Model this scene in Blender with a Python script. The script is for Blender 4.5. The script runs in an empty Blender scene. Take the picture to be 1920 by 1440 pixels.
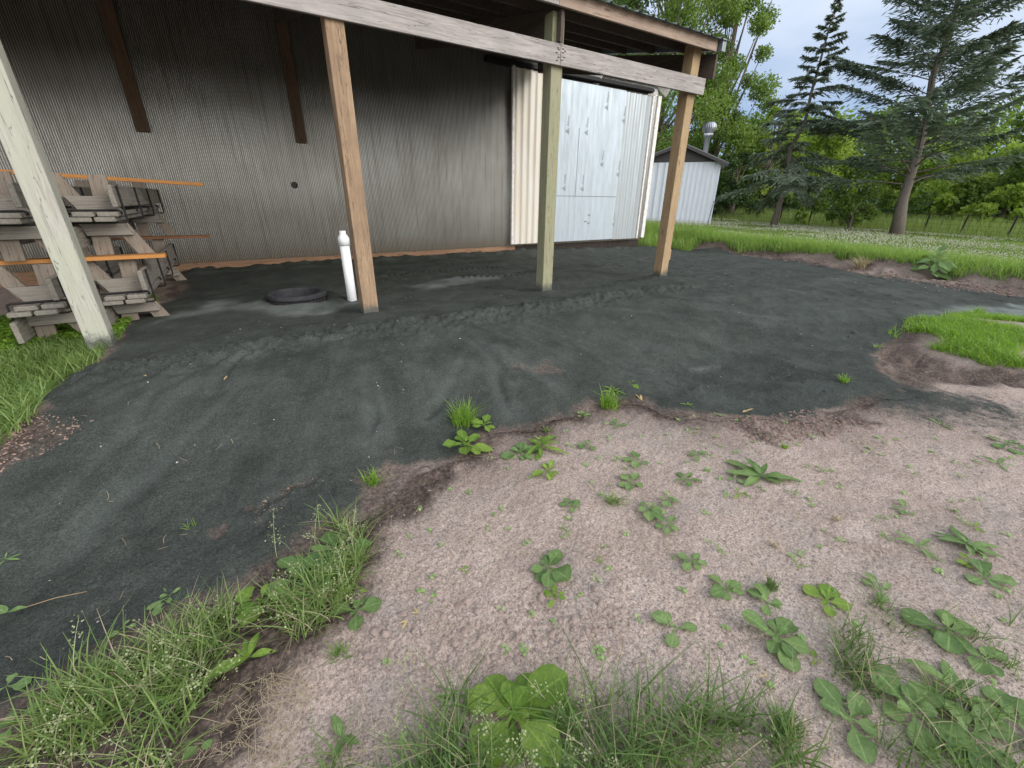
import bpy, math, random
import numpy as np
from mathutils import Vector, Matrix

# ------------------------------------------------------------------ camera, sky, sun, exposure
S = bpy.context.scene
COL = S.collection
F, PITCH, ROLL, YAW = 784.86, 23.808, 0.6137, 32.18      # focal length in photo pixels, degrees
def basis():
    y, t, r = (math.radians(a) for a in (YAW, PITCH, ROLL))
    fw = np.array([math.sin(y)*math.cos(t), math.cos(y)*math.cos(t), -math.sin(t)])
    rt = np.array([math.cos(y), -math.sin(y), 0.0]); up = np.cross(rt, fw)
    return rt*math.cos(r)+up*math.sin(r), -rt*math.sin(r)+up*math.cos(r), fw
RT, UP, FW = basis()
cd = bpy.data.cameras.new('camera'); cam = bpy.data.objects.new('camera', cd); COL.objects.link(cam)
cd.sensor_width = 36; cd.lens = F/1920*36; cd.clip_start = 0.05; cd.clip_end = 3000
cam.matrix_world = Matrix(((RT[0], UP[0], -FW[0], 0), (RT[1], UP[1], -FW[1], 0), (RT[2], UP[2], -FW[2], 0), (0, 0, 0, 1)))
S.camera = cam

SUN_EL, SUN_AZ = 25.0, 150.0          # azimuth clockwise from +Y (the barn wall's normal)
W = bpy.data.worlds.new('World'); S.world = W; W.use_nodes = True
nt = W.node_tree; nt.nodes.clear()
def wn(t, **k):
    n = nt.nodes.new(t)
    for a, v in k.items(): setattr(n, a, v)
    return n
sky = wn('ShaderNodeTexSky', sky_type='NISHITA', sun_disc=False, sun_elevation=math.radians(SUN_EL), sun_rotation=math.radians(SUN_AZ))
sky.dust_density = 1.5; sky.air_density = 1.0
tc = wn('ShaderNodeTexCoord'); mp = wn('ShaderNodeMapping'); mp.inputs['Scale'].default_value = (1.0, 1.0, 2.6)
nz = wn('ShaderNodeTexNoise'); nz.inputs['Scale'].default_value = 2.3; nz.inputs['Detail'].default_value = 6; nz.inputs['Roughness'].default_value = 0.5
sep = wn('ShaderNodeSeparateXYZ')
hz = wn('ShaderNodeMapRange'); hz.inputs[1].default_value = 0.03; hz.inputs[2].default_value = 0.50
bk = wn('ShaderNodeMapRange'); bk.inputs[1].default_value = 0.15; bk.inputs[2].default_value = -0.75      # bright unseen cloud bank, added behind the camera to light the barn wall
add = wn('ShaderNodeMath', operation='ADD'); add2 = wn('ShaderNodeMath', operation='ADD'); rmp = wn('ShaderNodeValToRGB')
rmp.color_ramp.elements[0].position = 0.58; rmp.color_ramp.elements[1].position = 1.12
rmp.color_ramp.elements[0].color = (0.04, 0.04, 0.04, 1); rmp.color_ramp.elements[1].color = (1, 1, 1, 1)
skm = wn('ShaderNodeVectorMath', operation='SCALE'); skm.inputs['Scale'].default_value = 0.10
blu = wn('ShaderNodeMixRGB'); blu.inputs['Fac'].default_value = 0.65; blu.inputs['Color2'].default_value = (0.105, 0.235, 0.50, 1)
cl_ = wn('ShaderNodeMixRGB'); cl_.inputs['Color1'].default_value = (0.50, 0.57, 0.68, 1); cl_.inputs['Color2'].default_value = (1.44, 1.44, 1.45, 1)
mix = wn('ShaderNodeMixRGB')
bg = wn('ShaderNodeBackground'); bg.inputs['Strength'].default_value = 1.0; out = wn('ShaderNodeOutputWorld')
L = nt.links.new
L(tc.outputs['Generated'], mp.inputs['Vector']); L(mp.outputs[0], nz.inputs['Vector']); L(tc.outputs['Generated'], sep.inputs[0])
L(sep.outputs['Z'], hz.inputs[0]); L(sep.outputs['Y'], bk.inputs[0]); L(hz.outputs[0], add.inputs[0]); L(nz.outputs['Fac'], add.inputs[1])
L(add.outputs[0], add2.inputs[0]); L(bk.outputs[0], add2.inputs[1]); L(add2.outputs[0], rmp.inputs[0])
L(sky.outputs[0], skm.inputs[0]); L(skm.outputs[0], blu.inputs['Color1']); L(blu.outputs[0], mix.inputs['Color1']); L(rmp.outputs[0], mix.inputs['Fac'])
L(bk.outputs[0], cl_.inputs['Fac']); L(cl_.outputs[0], mix.inputs['Color2'])
L(mix.outputs[0], bg.inputs['Color']); L(bg.outputs[0], out.inputs['Surface'])

sl = bpy.data.lights.new('sun', 'SUN'); sl.energy = 1.5; sl.angle = math.radians(30); sl.color = (1.0, 0.96, 0.91)
so = bpy.data.objects.new('sun', sl); COL.objects.link(so)
a, e = math.radians(SUN_AZ), math.radians(SUN_EL)
so.rotation_euler = Vector((math.sin(a)*math.cos(e), math.cos(a)*math.cos(e), math.sin(e))).to_track_quat('Z', 'Y').to_euler()
S.view_settings.view_transform = 'Standard'; S.view_settings.look = 'None'; S.view_settings.gamma = 1
S.view_settings.exposure = 0.58
S.render.film_transparent = False
S.cycles.max_bounces = 6; S.cycles.transparent_max_bounces = 4; S.cycles.use_denoising = True; S.cycles.denoiser = 'OPENIMAGEDENOISE'; S.cycles.denoising_input_passes = 'RGB_ALBEDO_NORMAL'

# ------------------------------------------------------------------ helpers
rng = np.random.default_rng(7); random.seed(7)
def sm(t): t = np.clip(t, 0, 1); return t*t*(3-2*t)
def _h(i, j, s): 
    n = (i.astype(np.int64)*374761393 + j.astype(np.int64)*668265263 + s*1442695041) & 0x7fffffff
    n = ((n ^ (n >> 13))*1274126177) & 0x7fffffff
    return ((n ^ (n >> 16)) & 0xffff)/65535.0
def vn(x, y, s=0):
    x = np.asarray(x, float); y = np.asarray(y, float)
    i = np.floor(x); j = np.floor(y); u = sm(x-i); v = sm(y-j)
    return ((_h(i, j, s)*(1-u)+_h(i+1, j, s)*u)*(1-v) + (_h(i, j+1, s)*(1-u)+_h(i+1, j+1, s)*u)*v)*2-1
def fbm(x, y, s=0, o=4):
    r = 0; a = 1.0
    for k in range(o):
        c, d = math.cos(k*1.1), math.sin(k*1.1)
        r = r + a*vn((x*c-y*d)*2**k, (x*d+y*c)*2**k, s+k*17); a *= 0.5
    return r
def ray(px, py): return (px-960)/F*RT-(py-720)/F*UP+FW
def on_y(px, py, Y): d = ray(px, py); return d*(Y/d[1])
def on_z(px, py, Z): d = ray(px, py); return d*(Z/d[2])
def at_d(px, d, py=380):
    r = ray(px, py); return r*(d/math.hypot(r[0], r[1]))
POSTS = [(-1.17, 4.72), (1.11, 4.72), (3.55, 4.74), (6.0, 4.76)]
RING = (0.509, 5.92)
def Zs(x, y):
    """smooth ground height (the camera is the origin, eye height about 1.58 over the yard)"""
    x = np.asarray(x, float); y = np.asarray(y, float)
    yard = -1.58 + 0.02*np.clip(x-2, 0, 6)
    pad = -1.21 - 0.030*np.clip(x-6, 0, 7)
    run = 1.9 + 0.25*np.clip(x-4, 0, 5)
    f = sm((4.02+0.05*np.sin(x*1.7) - y)/run)
    z = pad*(1-f) + yard*f
    z = z + 0.055*np.exp(-((y-4.12-0.05*np.sin(x*1.7))/0.16)**2)*sm((x+1.6)/0.6)*sm((6.5-x)/1.5)
    left = -1.50 + 0.22*sm((y-3.6)/2.0)
    w = sm((-0.95-0.30*np.clip(4.4-y, 0, 3)-x)/0.7)
    z = z*(1-w) + np.minimum(z, left)*w
    for px, py in POSTS:
        z = z + 0.045*np.exp(-((x-px)**2+(y-py-0.06)**2)/0.17**2)
    dr = np.hypot(x-RING[0], y-RING[1]); z = z + 0.040*np.exp(-((dr-0.43)/0.13)**2)*(1+0.4*np.sin(3*np.arctan2(y-RING[1], x-RING[0]))) - 0.30*sm((0.33-dr)/0.05)
    lawn = -1.15 - 0.015*np.clip(x-13, -3, 60) + 0.020*(np.clip(y, -30, 60)-5)
    b = sm((x-11.75-0.25*np.sin(y*1.3)-0.12*np.sin(y*3.1))/0.75)
    b = np.maximum(b, sm((y-9.5)/0.8)*sm((x-10.6)/0.6))
    z = z*(1-b) + lawn*b
    d2 = ((x-7.3)/1.25)**2 + ((y-0.75)/0.9)**2
    z = z + 0.09*sm(1.5-d2)
    return z
def gp(px, py, it=14):
    d = ray(px, py); z = -1.5
    for _ in range(it):
        P = d*(z/d[2]); z = 0.5*z+0.5*float(Zs(P[0], P[1]))
    return d*(z/d[2])
def gpoly(pts): return np.array([gp(*p)[:2] for p in pts])
def inside(P, x, y):
    r = np.zeros(np.shape(x), bool); n = len(P)
    for i in range(n):
        (x1, y1), (x2, y2) = P[i], P[(i+1) % n]
        if y1 == y2: continue
        c = ((y1 > y) != (y2 > y)) & (x < (x2-x1)*(y-y1)/(y2-y1)+x1); r ^= c
    return r
def sdist(P, x, y):
    """signed distance to a polygon, positive inside"""
    d = np.full(np.shape(x), 1e9); n = len(P)
    for i in range(n):
        a = P[i]; b = P[(i+1) % n]-a; l = b@b+1e-12
        t = np.clip(((x-a[0])*b[0]+(y-a[1])*b[1])/l, 0, 1)
        d = np.minimum(d, (x-a[0]-t*b[0])**2+(y-a[1]-t*b[1])**2)
    return np.sqrt(d)*np.where(inside(P, x, y), 1, -1)

def link(name, me, mat, parent=None, smooth=False):
    o = bpy.data.objects.new(name, me); COL.objects.link(o)
    if mat is not None:
        for m in (mat if isinstance(mat, (list, tuple)) else [mat]): me.materials.append(m)
    if parent is not None: o.parent = parent
    if smooth: me.polygons.foreach_set('use_smooth', np.ones(len(me.polygons), bool))
    return o
def quads(name, V, Q, mat, parent=None, smooth=False, attr=None):
    V = np.asarray(V, np.float32).reshape(-1, 3); Q = np.asarray(Q, np.int32).reshape(-1, 4)
    me = bpy.data.meshes.new(name); me.vertices.add(len(V)); me.vertices.foreach_set('co', V.ravel())
    me.loops.add(Q.size); me.loops.foreach_set('vertex_index', Q.ravel())
    me.polygons.add(len(Q)); me.polygons.foreach_set('loop_start', np.arange(0, Q.size, 4, dtype=np.int32))
    me.polygons.foreach_set('loop_total', np.full(len(Q), 4, np.int32))
    me.update(calc_edges=True)
    for k, v in (attr or {}).items():
        v = np.asarray(v, np.float32)
        if v.ndim == 1: a = me.attributes.new(k, 'FLOAT', 'POINT'); a.data.foreach_set('value', v)
        else: a = me.attributes.new(k, 'FLOAT_COLOR', 'POINT'); a.data.foreach_set('color', v.ravel())
    return link(name, me, mat, parent, smooth)
class MB:
    """collects boxes, tubes and prisms into one mesh"""
    def __init__(s): s.v = []; s.f = []; s.sm = []
    def add(s, v, f, smooth=False):
        n = len(s.v); s.v += [tuple(p) for p in v]; s.f += [tuple(i+n for i in q) for q in f]; s.sm += [smooth]*len(f); return s
    def hexa(s, p): return s.add(p, [(0, 3, 2, 1), (4, 5, 6, 7), (0, 1, 5, 4), (1, 2, 6, 5), (2, 3, 7, 6), (3, 0, 4, 7)])
    def box(s, x0, x1, y0, y1, z0, z1): return s.hexa([(x0, y0, z0), (x1, y0, z0), (x1, y1, z0), (x0, y1, z0), (x0, y0, z1), (x1, y0, z1), (x1, y1, z1), (x0, y1, z1)])
    def bar(s, a, b, w, h, upv=(0, 0, 1)):
        a = np.array(a, float); b = np.array(b, float); d = b-a; d /= np.linalg.norm(d)
        u = np.array(upv, float); r = np.cross(d, u); r /= np.linalg.norm(r); u = np.cross(r, d)
        c = [(-w/2, -h/2), (w/2, -h/2), (w/2, h/2), (-w/2, h/2)]
        return s.hexa([a+r*i+u*j for i, j in c]+[b+r*i+u*j for i, j in c])
    def tube(s, pts, rad, n=8, cap=True, smooth=True):
        pts = [np.array(p, float) for p in pts]; rad = rad if hasattr(rad, '__len__') else [rad]*len(pts)
        V = []; R = None
        for i, p in enumerate(pts):
            d = pts[min(i+1, len(pts)-1)]-pts[max(i-1, 0)]; d = d/(np.linalg.norm(d)+1e-9)
            if R is None: R = np.cross(d, (0.31, 0.17, 0.93) if abs(d[2]) < 0.9 else (1, 0.1, 0))
            R = R-d*(R@d); R /= np.linalg.norm(R); B = np.cross(d, R)
            V += [p+rad[i]*(R*math.cos(2*math.pi*k/n)+B*math.sin(2*math.pi*k/n)) for k in range(n)]
        Fc = [(i*n+k, i*n+(k+1) % n, (i+1)*n+(k+1) % n, (i+1)*n+k) for i in range(len(pts)-1) for k in range(n)]
        if cap: Fc += [tuple(range(n-1, -1, -1)), tuple((len(pts)-1)*n+k for k in range(n))]
        return s.add(V, Fc, smooth)
    def lathe(s, prof, c=(0, 0, 0), n=32, smooth=True):
        V = [(c[0]+r*math.cos(2*math.pi*k/n), c[1]+r*math.sin(2*math.pi*k/n), c[2]+z) for r, z in prof for k in range(n)]
        return s.add(V, [(i*n+k, i*n+(k+1) % n, (i+1)*n+(k+1) % n, (i+1)*n+k) for i in range(len(prof)-1) for k in range(n)], smooth)
    def mesh(s, name):
        me = bpy.data.meshes.new(name); me.from_pydata(s.v, [], s.f); me.polygons.foreach_set('use_smooth', s.sm); me.update(); return me
    def build(s, name, mat, parent=None, bevel=0.0, org=None):
        if org is not None: s.v = [(p[0]-org[0], p[1]-org[1], p[2]-org[2]) for p in s.v]
        o = link(name, s.mesh(name), mat, parent)
        if org is not None: o.location = org
        if bevel:
            m = o.modifiers.new('bevel', 'BEVEL'); m.width = bevel; m.segments = 2; m.limit_method = 'ANGLE'
        return o
def tag(o, label=None, cat=None, group=None, kind=None):
    for k, v in (('label', label), ('category', cat), ('group', group), ('kind', kind)):
        if v: o[k] = v
    return o
def empty(name, loc=(0, 0, 0), **k):
    o = bpy.data.objects.new(name, None); o.location = loc; o.empty_display_size = 0.2; COL.objects.link(o); return tag(o, **k)

# ------------------------------------------------------------------ materials
class NT:
    def __init__(s, name, rough=0.8, spec=0.3, metal=0.0):
        s.m = bpy.data.materials.new(name); s.m.use_nodes = True; s.t = s.m.node_tree
        s.b = s.t.nodes['Principled BSDF']; s.b.inputs['Roughness'].default_value = rough
        s.b.inputs['Specular IOR Level'].default_value = spec; s.b.inputs['Metallic'].default_value = metal
        s.o = s.t.nodes['Material Output']; s._co = None
    def n(s, t, ins=None, **k):
        n = s.t.nodes.new(t)
        for a, v in k.items(): setattr(n, a, v)
        for a, v in (ins or {}).items():
            if isinstance(v, bpy.types.NodeSocket): s.t.links.new(v, n.inputs[a])
            else: n.inputs[a].default_value = v
        return n
    def co(s, scale=(1, 1, 1), kind='Object'):
        c = s.n('ShaderNodeTexCoord')
        return s.n('ShaderNodeMapping', {'Vector': c.outputs[kind], 'Scale': scale}).outputs[0]
    def noise(s, vec, scale, detail=4, rough=0.55, dist=0.0):
        return s.n('ShaderNodeTexNoise', {'Vector': vec, 'Scale': scale, 'Detail': detail, 'Roughness': rough, 'Distortion': dist}).outputs['Fac']
    def ramp(s, fac, stops):
        r = s.n('ShaderNodeValToRGB', {'Fac': fac}); e = r.color_ramp.elements
        while len(e) < len(stops): e.new(0.5)
        for i, (p, c) in enumerate(stops):
            e[i].position = p; e[i].color = (*c, 1) if hasattr(c, '__len__') else (c, c, c, 1)
        return r.outputs[0]
    def mix(s, f, a, b, mode='MIX'):
        def c(v): return (*v, 1) if isinstance(v, (tuple, list)) and len(v) == 3 else v
        return s.n('ShaderNodeMixRGB', {'Fac': f, 'Color1': c(a), 'Color2': c(b)}, blend_type=mode).outputs[0]
    def math(s, op, a, b=0.0, clamp=False):
        n = s.n('ShaderNodeMath', {0: a, 1: b}, operation=op); n.use_clamp = clamp; return n.outputs[0]
    def attr(s, name, out='Fac'): return s.n('ShaderNodeAttribute', attribute_name=name).outputs[out]
    def bump(s, h, strength=0.3, dist=0.01, prev=None):
        ins = {'Height': h, 'Strength': strength, 'Distance': dist}
        if prev is not None: ins['Normal'] = prev
        return s.n('ShaderNodeBump', ins).outputs[0]
    def done(s, col=None, normal=None, rough=None):
        if col is not None:
            if isinstance(col, (tuple, list)): s.b.inputs['Base Color'].default_value = (*col, 1)
            else: s.t.links.new(col, s.b.inputs['Base Color'])
        if normal is not None: s.t.links.new(normal, s.b.inputs['Normal'])
        if rough is not None: s.t.links.new(rough, s.b.inputs['Roughness'])
        return s.m

def wood(name, pale, dark, axis='z', stain=None, crack=True, rough=0.85, green=None, splash=False):
    M = NT(name, rough, 0.2)
    st = {'x': (0.5, 9, 9), 'y': (9, 0.5, 9), 'z': (9, 9, 0.5)}[axis]
    g = M.noise(M.co(st), 5.0, 8, 0.65, 0.6)
    col = M.ramp(g, [(0.30, dark), (0.50, tuple(0.4*a+0.6*b for a, b in zip(dark, pale))), (0.72, pale)])
    g2 = M.noise(M.co(tuple(v*4 for v in st)), 6.0, 4, 0.6)
    col = M.mix(0.35, col, M.ramp(g2, [(0.3, 0.35), (0.65, 1.0)]), 'MULTIPLY')
    blot = M.noise(M.co((1.7, 1.7, 1.7)), 1.6, 4, 0.6)
    col = M.mix(M.ramp(blot, [(0.40, 0.0), (0.70, 0.6)]), col, tuple(0.55*a for a in pale) if stain is None else stain)
    if green is not None:
        col = M.mix(M.ramp(M.noise(M.co((2, 2, 0.8)), 2.2, 5), [(0.42, 0.0), (0.66, 0.75)]), col, green)
    h = g2
    if crack:
        c1 = M.noise(M.co(tuple(v*0.8 for v in st)), 3.1, 3, 0.5, 0.3)
        ck = M.ramp(M.math('ABSOLUTE', M.math('SUBTRACT', c1, 0.5)), [(0.0, 0.0), (0.007, 1.0)])
        col = M.mix(0.75, col, ck, 'MULTIPLY'); h = M.math('MULTIPLY', M.math('ADD', g2, M.math('MULTIPLY', g, 0.6)), ck)
    vo = M.n('ShaderNodeTexVoronoi', {'Vector': M.co({'x': (1.1, 5, 5), 'y': (5, 1.1, 5), 'z': (5, 5, 1.1)}[axis]), 'Scale': 1.3}, feature='F1')
    kn = M.ramp(vo.outputs['Distance'], [(0.03, 0.25), (0.10, 1.0)])
    col = M.mix(0.8, col, kn, 'MULTIPLY')
    if splash:                                                 # wet sand splashed up the foot of the post
        zz_ = M.n('ShaderNodeSeparateXYZ', {0: M.n('ShaderNodeTexCoord').outputs['Object']}).outputs[2]
        sp = M.math('ADD', M.math('MULTIPLY', M.math('ADD', zz_, 1.13), -7.0), M.math('MULTIPLY', M.noise(M.co((6, 6, 6)), 3.0, 6, 0.7), 1.4))
        col = M.mix(M.ramp(sp, [(0.18, 0.0), (0.75, 0.9)]), col, (0.075, 0.082, 0.074))
    return M.done(col, M.bump(h, 0.45, 0.004))
def leafm(name, c1, c2, trans=0.35, rough=0.55, spec=0.3, vein=False):
    M = NT(name, rough, spec)
    v = M.attr('v'); col = M.mix(v, c1, c2)
    if vein:
        b = M.noise(M.co(), 45, 6, 0.7); col = M.mix(M.ramp(b, [(0.4, 0.0), (0.75, 0.35)]), col, tuple(1.5*x for x in c2))
        ve = M.ramp(M.attr('rib'), [(0.0, 1.0), (0.10, 0.0)]); col = M.mix(M.math('MULTIPLY', ve, 0.5), col, tuple(min(1, 2.0*x) for x in c2)); ed_ = M.ramp(M.attr('rib'), [(0.75, 0.0), (1.0, 0.3)]); col = M.mix(ed_, col, tuple(0.6*x for x in c1))
        b2 = M.noise(M.co(), 130, 3, 0.6); col = M.mix(0.7, col, M.ramp(b2, [(0.35, 0.72), (0.62, 1.15)]), 'MULTIPLY'); M.t.links.new(M.bump(b2, 0.5, 0.003), M.b.inputs['Normal'])
    M.done(col)
    if trans:
        t = M.n('ShaderNodeBsdfTranslucent', {'Color': M.mix(0.6, col, (c2[0]*1.6, c2[1]*1.7, c2[2]*0.8))})
        ms = M.n('ShaderNodeMixShader', {0: trans, 1: M.b.outputs[0], 2: t.outputs[0]}); M.t.links.new(ms.outputs[0], M.o.inputs['Surface'])
    return M.m
def metal(name, col, dirt, axis=(1, 1, 0.15), rough=0.45, met=0.55, amount=0.5, streak=None):
    M = NT(name, rough, 0.4, met)
    d = M.noise(M.co(tuple(3*a for a in axis)), 2.2, 6, 0.62)
    c = M.mix(M.ramp(d, [(0.38, 0.0), (0.72, amount)]), col, dirt)
    if streak is not None:
        s = M.noise(M.co((14, 14, 0.5)), 2.0, 4, 0.6)
        c = M.mix(M.ramp(s, [(0.48, 0.0), (0.70, 0.55)]), c, streak)
    return M.done(c, M.bump(d, 0.12, 0.004), M.ramp(d, [(0.3, max(rough-0.12, 0)), (0.7, min(rough+0.2, 1))]))
def plain(name, col, rough=0.6, met=0.0, var=0.25, sc=9.0, spec=0.3):
    M = NT(name, rough, spec, met); d = M.noise(M.co(), sc, 5, 0.6)
    return M.done(M.mix(M.ramp(d, [(0.35, 0.0), (0.75, 1.0)]), col, tuple(x*(1-var) for x in col)), M.bump(d, 0.1, 0.003))

# --- soil: one node tree used for the yard ground and, with the sand mask, for the sand pad
def soil(name):
    M = NT(name, 0.95, 0.12)
    A = M.n('ShaderNodeSeparateColor', {'Color': M.attr('m1', 'Color')}); B = M.n('ShaderNodeSeparateColor', {'Color': M.attr('m2', 'Color')})
    sand, damp, dust = A.outputs[0], A.outputs[1], A.outputs[2]; turf, red, tint = B.outputs[0], B.outputs[1], B.outputs[2]
    o = M.co(); f1 = M.noise(o, 260, 3, 0.7); f2 = M.noise(o, 45, 5, 0.65); f3 = M.noise(o, 3.2, 5, 0.6); f4 = M.noise(o, 95, 4, 0.7); fb = M.noise(o, 14, 12, 0.80); fc = M.noise(M.co((1.0, 1.0, 1.0)), 7, 12, 0.74)
    pale = M.mix(M.ramp(f3, [(0.35, 0.0), (0.65, 1.0)]), (0.480, 0.392, 0.342), (0.405, 0.322, 0.276))
    pale = M.mix(M.ramp(f2, [(0.46, 0.0), (0.66, 0.60)]), pale, (0.27, 0.222, 0.195))
    pale = M.mix(M.ramp(f1, [(0.50, 0.0), (0.70, 0.55)]), pale, (0.70, 0.62, 0.555))
    pale = M.mix(M.ramp(f4, [(0.34, 0.7), (0.46, 0.0)]), pale, (0.15, 0.12, 0.10))
    pale = M.mix(M.ramp(fb, [(0.36, 0.55), (0.47, 0.0)]), pale, (0.20, 0.160, 0.138))
    pale = M.mix(M.ramp(fb, [(0.53, 0.0), (0.66, 0.55)]), pale, (0.62, 0.535, 0.475))
    pale = M.mix(M.ramp(fc, [(0.42, 0.0), (0.60, 0.45)]), pale, (0.285, 0.222, 0.188))
    pale = M.mix(M.math('MULTIPLY', red, 0.38), pale, (0.44, 0.31, 0.26))
    big = M.noise(o, 1.25, 7, 0.62); big2 = M.noise(M.co((1, 1, 1.0)), 2.6, 8, 0.66)
    pale = M.mix(M.ramp(big, [(0.46, 0.0), (0.68, 0.70)]), pale, (0.275, 0.215, 0.180)); pale = M.mix(M.ramp(big2, [(0.50, 0.0), (0.70, 0.55)]), pale, (0.30, 0.275, 0.25))
    pale = M.mix(M.ramp(big2, [(0.30, 0.6), (0.44, 0.0)]), pale, (0.50, 0.43, 0.385))
    sp1 = M.ramp(f4, [(0.36, 0.60), (0.50, 0.97), (0.64, 1.30)]); sp2 = M.ramp(f2, [(0.36, 0.74), (0.62, 1.16)]); sp3 = M.ramp(f1, [(0.36, 0.72), (0.64, 1.25)])
    speck = M.mix(1.0, M.mix(1.0, sp1, sp2, 'MULTIPLY'), sp3, 'MULTIPLY')
    pale = M.mix(0.85, pale, speck, 'MULTIPLY')
    brown = M.mix(M.ramp(f2, [(0.38, 0.0), (0.65, 1.0)]), (0.062, 0.047, 0.040), (0.125, 0.094, 0.078))
    brown = M.mix(M.ramp(fb, [(0.38, 0.7), (0.48, 0.0)]), brown, (0.040, 0.031, 0.027))
    brown = M.mix(M.ramp(fb, [(0.55, 0.0), (0.68, 0.6)]), brown, (0.24, 0.185, 0.155))
    brown = M.mix(0.8, brown, speck, 'MULTIPLY')
    dirt = M.mix(damp, pale, brown)
    grs = M.mix(M.ramp(f2, [(0.4, 0.0), (0.65, 1.0)]), (0.055, 0.075, 0.022), (0.12, 0.13, 0.05))
    dirt = M.mix(turf, dirt, grs)
    sc = M.mix(M.ramp(f3, [(0.30, 0.0), (0.70, 1.0)]), (0.047, 0.053, 0.047), (0.063, 0.069, 0.061))
    sc = M.mix(M.ramp(f4, [(0.42, 0.75), (0.56, 0.0)]), sc, (0.026, 0.032, 0.029))
    sc = M.mix(M.ramp(f1, [(0.54, 0.0), (0.70, 0.8)]), sc, (0.125, 0.137, 0.124))
    sc = M.mix(M.ramp(fb, [(0.36, 0.45), (0.47, 0.0)]), sc, (0.030, 0.037, 0.033))
    sc = M.mix(M.ramp(fb, [(0.55, 0.0), (0.68, 0.4)]), sc, (0.098, 0.110, 0.100))
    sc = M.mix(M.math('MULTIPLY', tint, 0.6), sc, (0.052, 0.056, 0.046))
    sc = M.mix(0.30, sc, speck, 'MULTIPLY')
    sc = M.mix(1.0, sc, M.ramp(big2, [(0.34, 0.72), (0.50, 1.0), (0.68, 1.22)]), 'MULTIPLY')
    sc = M.mix(dust, sc, M.mix(f2, (0.16, 0.18, 0.17), (0.26, 0.285, 0.27)))
    ed = M.math('ADD', sand, M.math('MULTIPLY', M.math('SUBTRACT', fb, 0.5), 1.9))
    col = M.mix(M.ramp(ed, [(0.30, 0.0), (0.70, 1.0)]), dirt, sc)
    hb = M.math('ADD', M.math('MULTIPLY', f2, 0.5), M.math('ADD', M.math('MULTIPLY', f4, 0.5), M.math('MULTIPLY', fb, 1.2)))
    n1 = M.bump(hb, 0.55, 0.012); n2 = M.bump(f1, 0.35, 0.004, n1)
    return M.done(col, n2)
M_SOIL = soil('soil')

# ------------------------------------------------------------------ ground and sand
SAND = np.vstack([gpoly([(175, 690), (140, 708), (96, 738), (72, 775), (78, 800), (52, 832), (20, 862), (0, 880), (-200, 960), (-700, 1300), (-400, 1440), (0, 1355), (60, 1320), (110, 1270), (200, 1200),
   (250, 1170), (330, 1140), (420, 1105), (500, 1065), (560, 1025), (620, 990), (680, 960), (690, 915), (730, 880), (800, 868), (830, 855), (870, 842), (900, 815), (960, 800), (1020, 785), (1080, 765), (1130, 748), (1200, 748),
   (1270, 770), (1330, 782), (1390, 776), (1450, 784), (1520, 778), (1590, 768), (1640, 752), (1690, 740), (1668, 712), (1652, 690), (1640, 668), (1662, 640), (1700, 612), (1800, 592), (1920, 600), (2300, 640), (2300, 590), (1920, 556),
   (1850, 547), (1700, 524), (1600, 511), (1500, 493), (1400, 476), (1300, 462)]), np.array([(11.5, 9.0), (10.7, 9.5), (10.5, 9.8), (-0.8, 9.8)]), gpoly([(352, 500), (348, 540), (325, 563), (290, 583), (255, 603), (235, 620), (222, 640), (200, 672)])])
DUST = [gpoly(p) for p in ([(280, 612), (340, 583), (420, 562), (500, 570), (560, 580), (640, 566), (692, 556), (690, 570), (610, 592), (520, 596), (430, 580), (350, 598)],
                           [(760, 538), (830, 521), (900, 519), (965, 513), (900, 531), (800, 547)], [(1740, 578), (1930, 566), (2100, 580), (1930, 606), (1830, 592), (1700, 604)],
                           [(1300, 690), (1340, 680), (1360, 686), (1320, 694)])]
DAMP = gpoly([(0, 1340), (420, 1105), (560, 1028), (690, 950), (760, 890), (900, 845), (815, 930), (750, 1000), (715, 1090), (680, 1170), (590, 1250), (560, 1330), (560, 1440), (300, 1600), (-300, 1600)])
LEFTG = gpoly([(-900, 640), (-200, 590), (0, 596), (120, 604), (260, 588), (235, 622), (212, 648), (176, 690), (128, 712), (92, 742), (66, 790), (0, 842), (-500, 1000)])
SCARP = gpoly([(1640, 655), (1680, 645), (1720, 670), (1800, 694), (1940, 702), (1940, 726), (1800, 718), (1700, 695), (1650, 672)])
WASH = gpoly([(1480, 690), (1600, 690), (1700, 720), (1920, 745), (2100, 760), (2100, 900), (1920, 880), (1760, 830), (1600, 790), (1500, 775)])
DAMP2 = gpoly([(1625, 640), (1700, 606), (1725, 655), (1800, 686), (1950, 696), (1950, 728), (1800, 728), (1690, 748), (1635, 705)])
BROWN = [gpoly(p) for p in ([(960, 690), (1030, 683), (1062, 698), (1000, 708)], [(510, 925), (600, 900), (615, 915), (560, 940), (520, 945)], [(480, 960), (515, 975), (500, 995), (475, 985)], [(395, 1000), (425, 995), (410, 1030)],
                            [(1340, 775), (1420, 785), (1490, 830), (1440, 835), (1390, 810)], [(1520, 770), (1600, 765), (1690, 800), (1640, 812), (1560, 795)], [(70, 800), (120, 780), (185, 796), (120, 832), (40, 868), (0, 885), (0, 862)])]
STREAK = [(np.array([gp(*p)[:2] for p in q]), w) for q, w in (([(865, 625), (905, 655), (945, 700), (975, 735)], .05), ([(330, 700), (290, 740), (262, 790)], .05), ([(690, 700), (700, 740), (705, 790), (690, 830)], .06),
          ([(870, 690), (840, 740), (800, 780)], .06), ([(1330, 640), (1450, 670), (1560, 705)], .06), ([(1170, 675), (1230, 705), (1290, 725)], .05), ([(500, 640), (430, 690), (410, 730)], .05), ([(930, 660), (935, 720), (960, 780)], .06), ([(1090, 640), (1170, 690), (1230, 700)], .05))]
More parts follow.
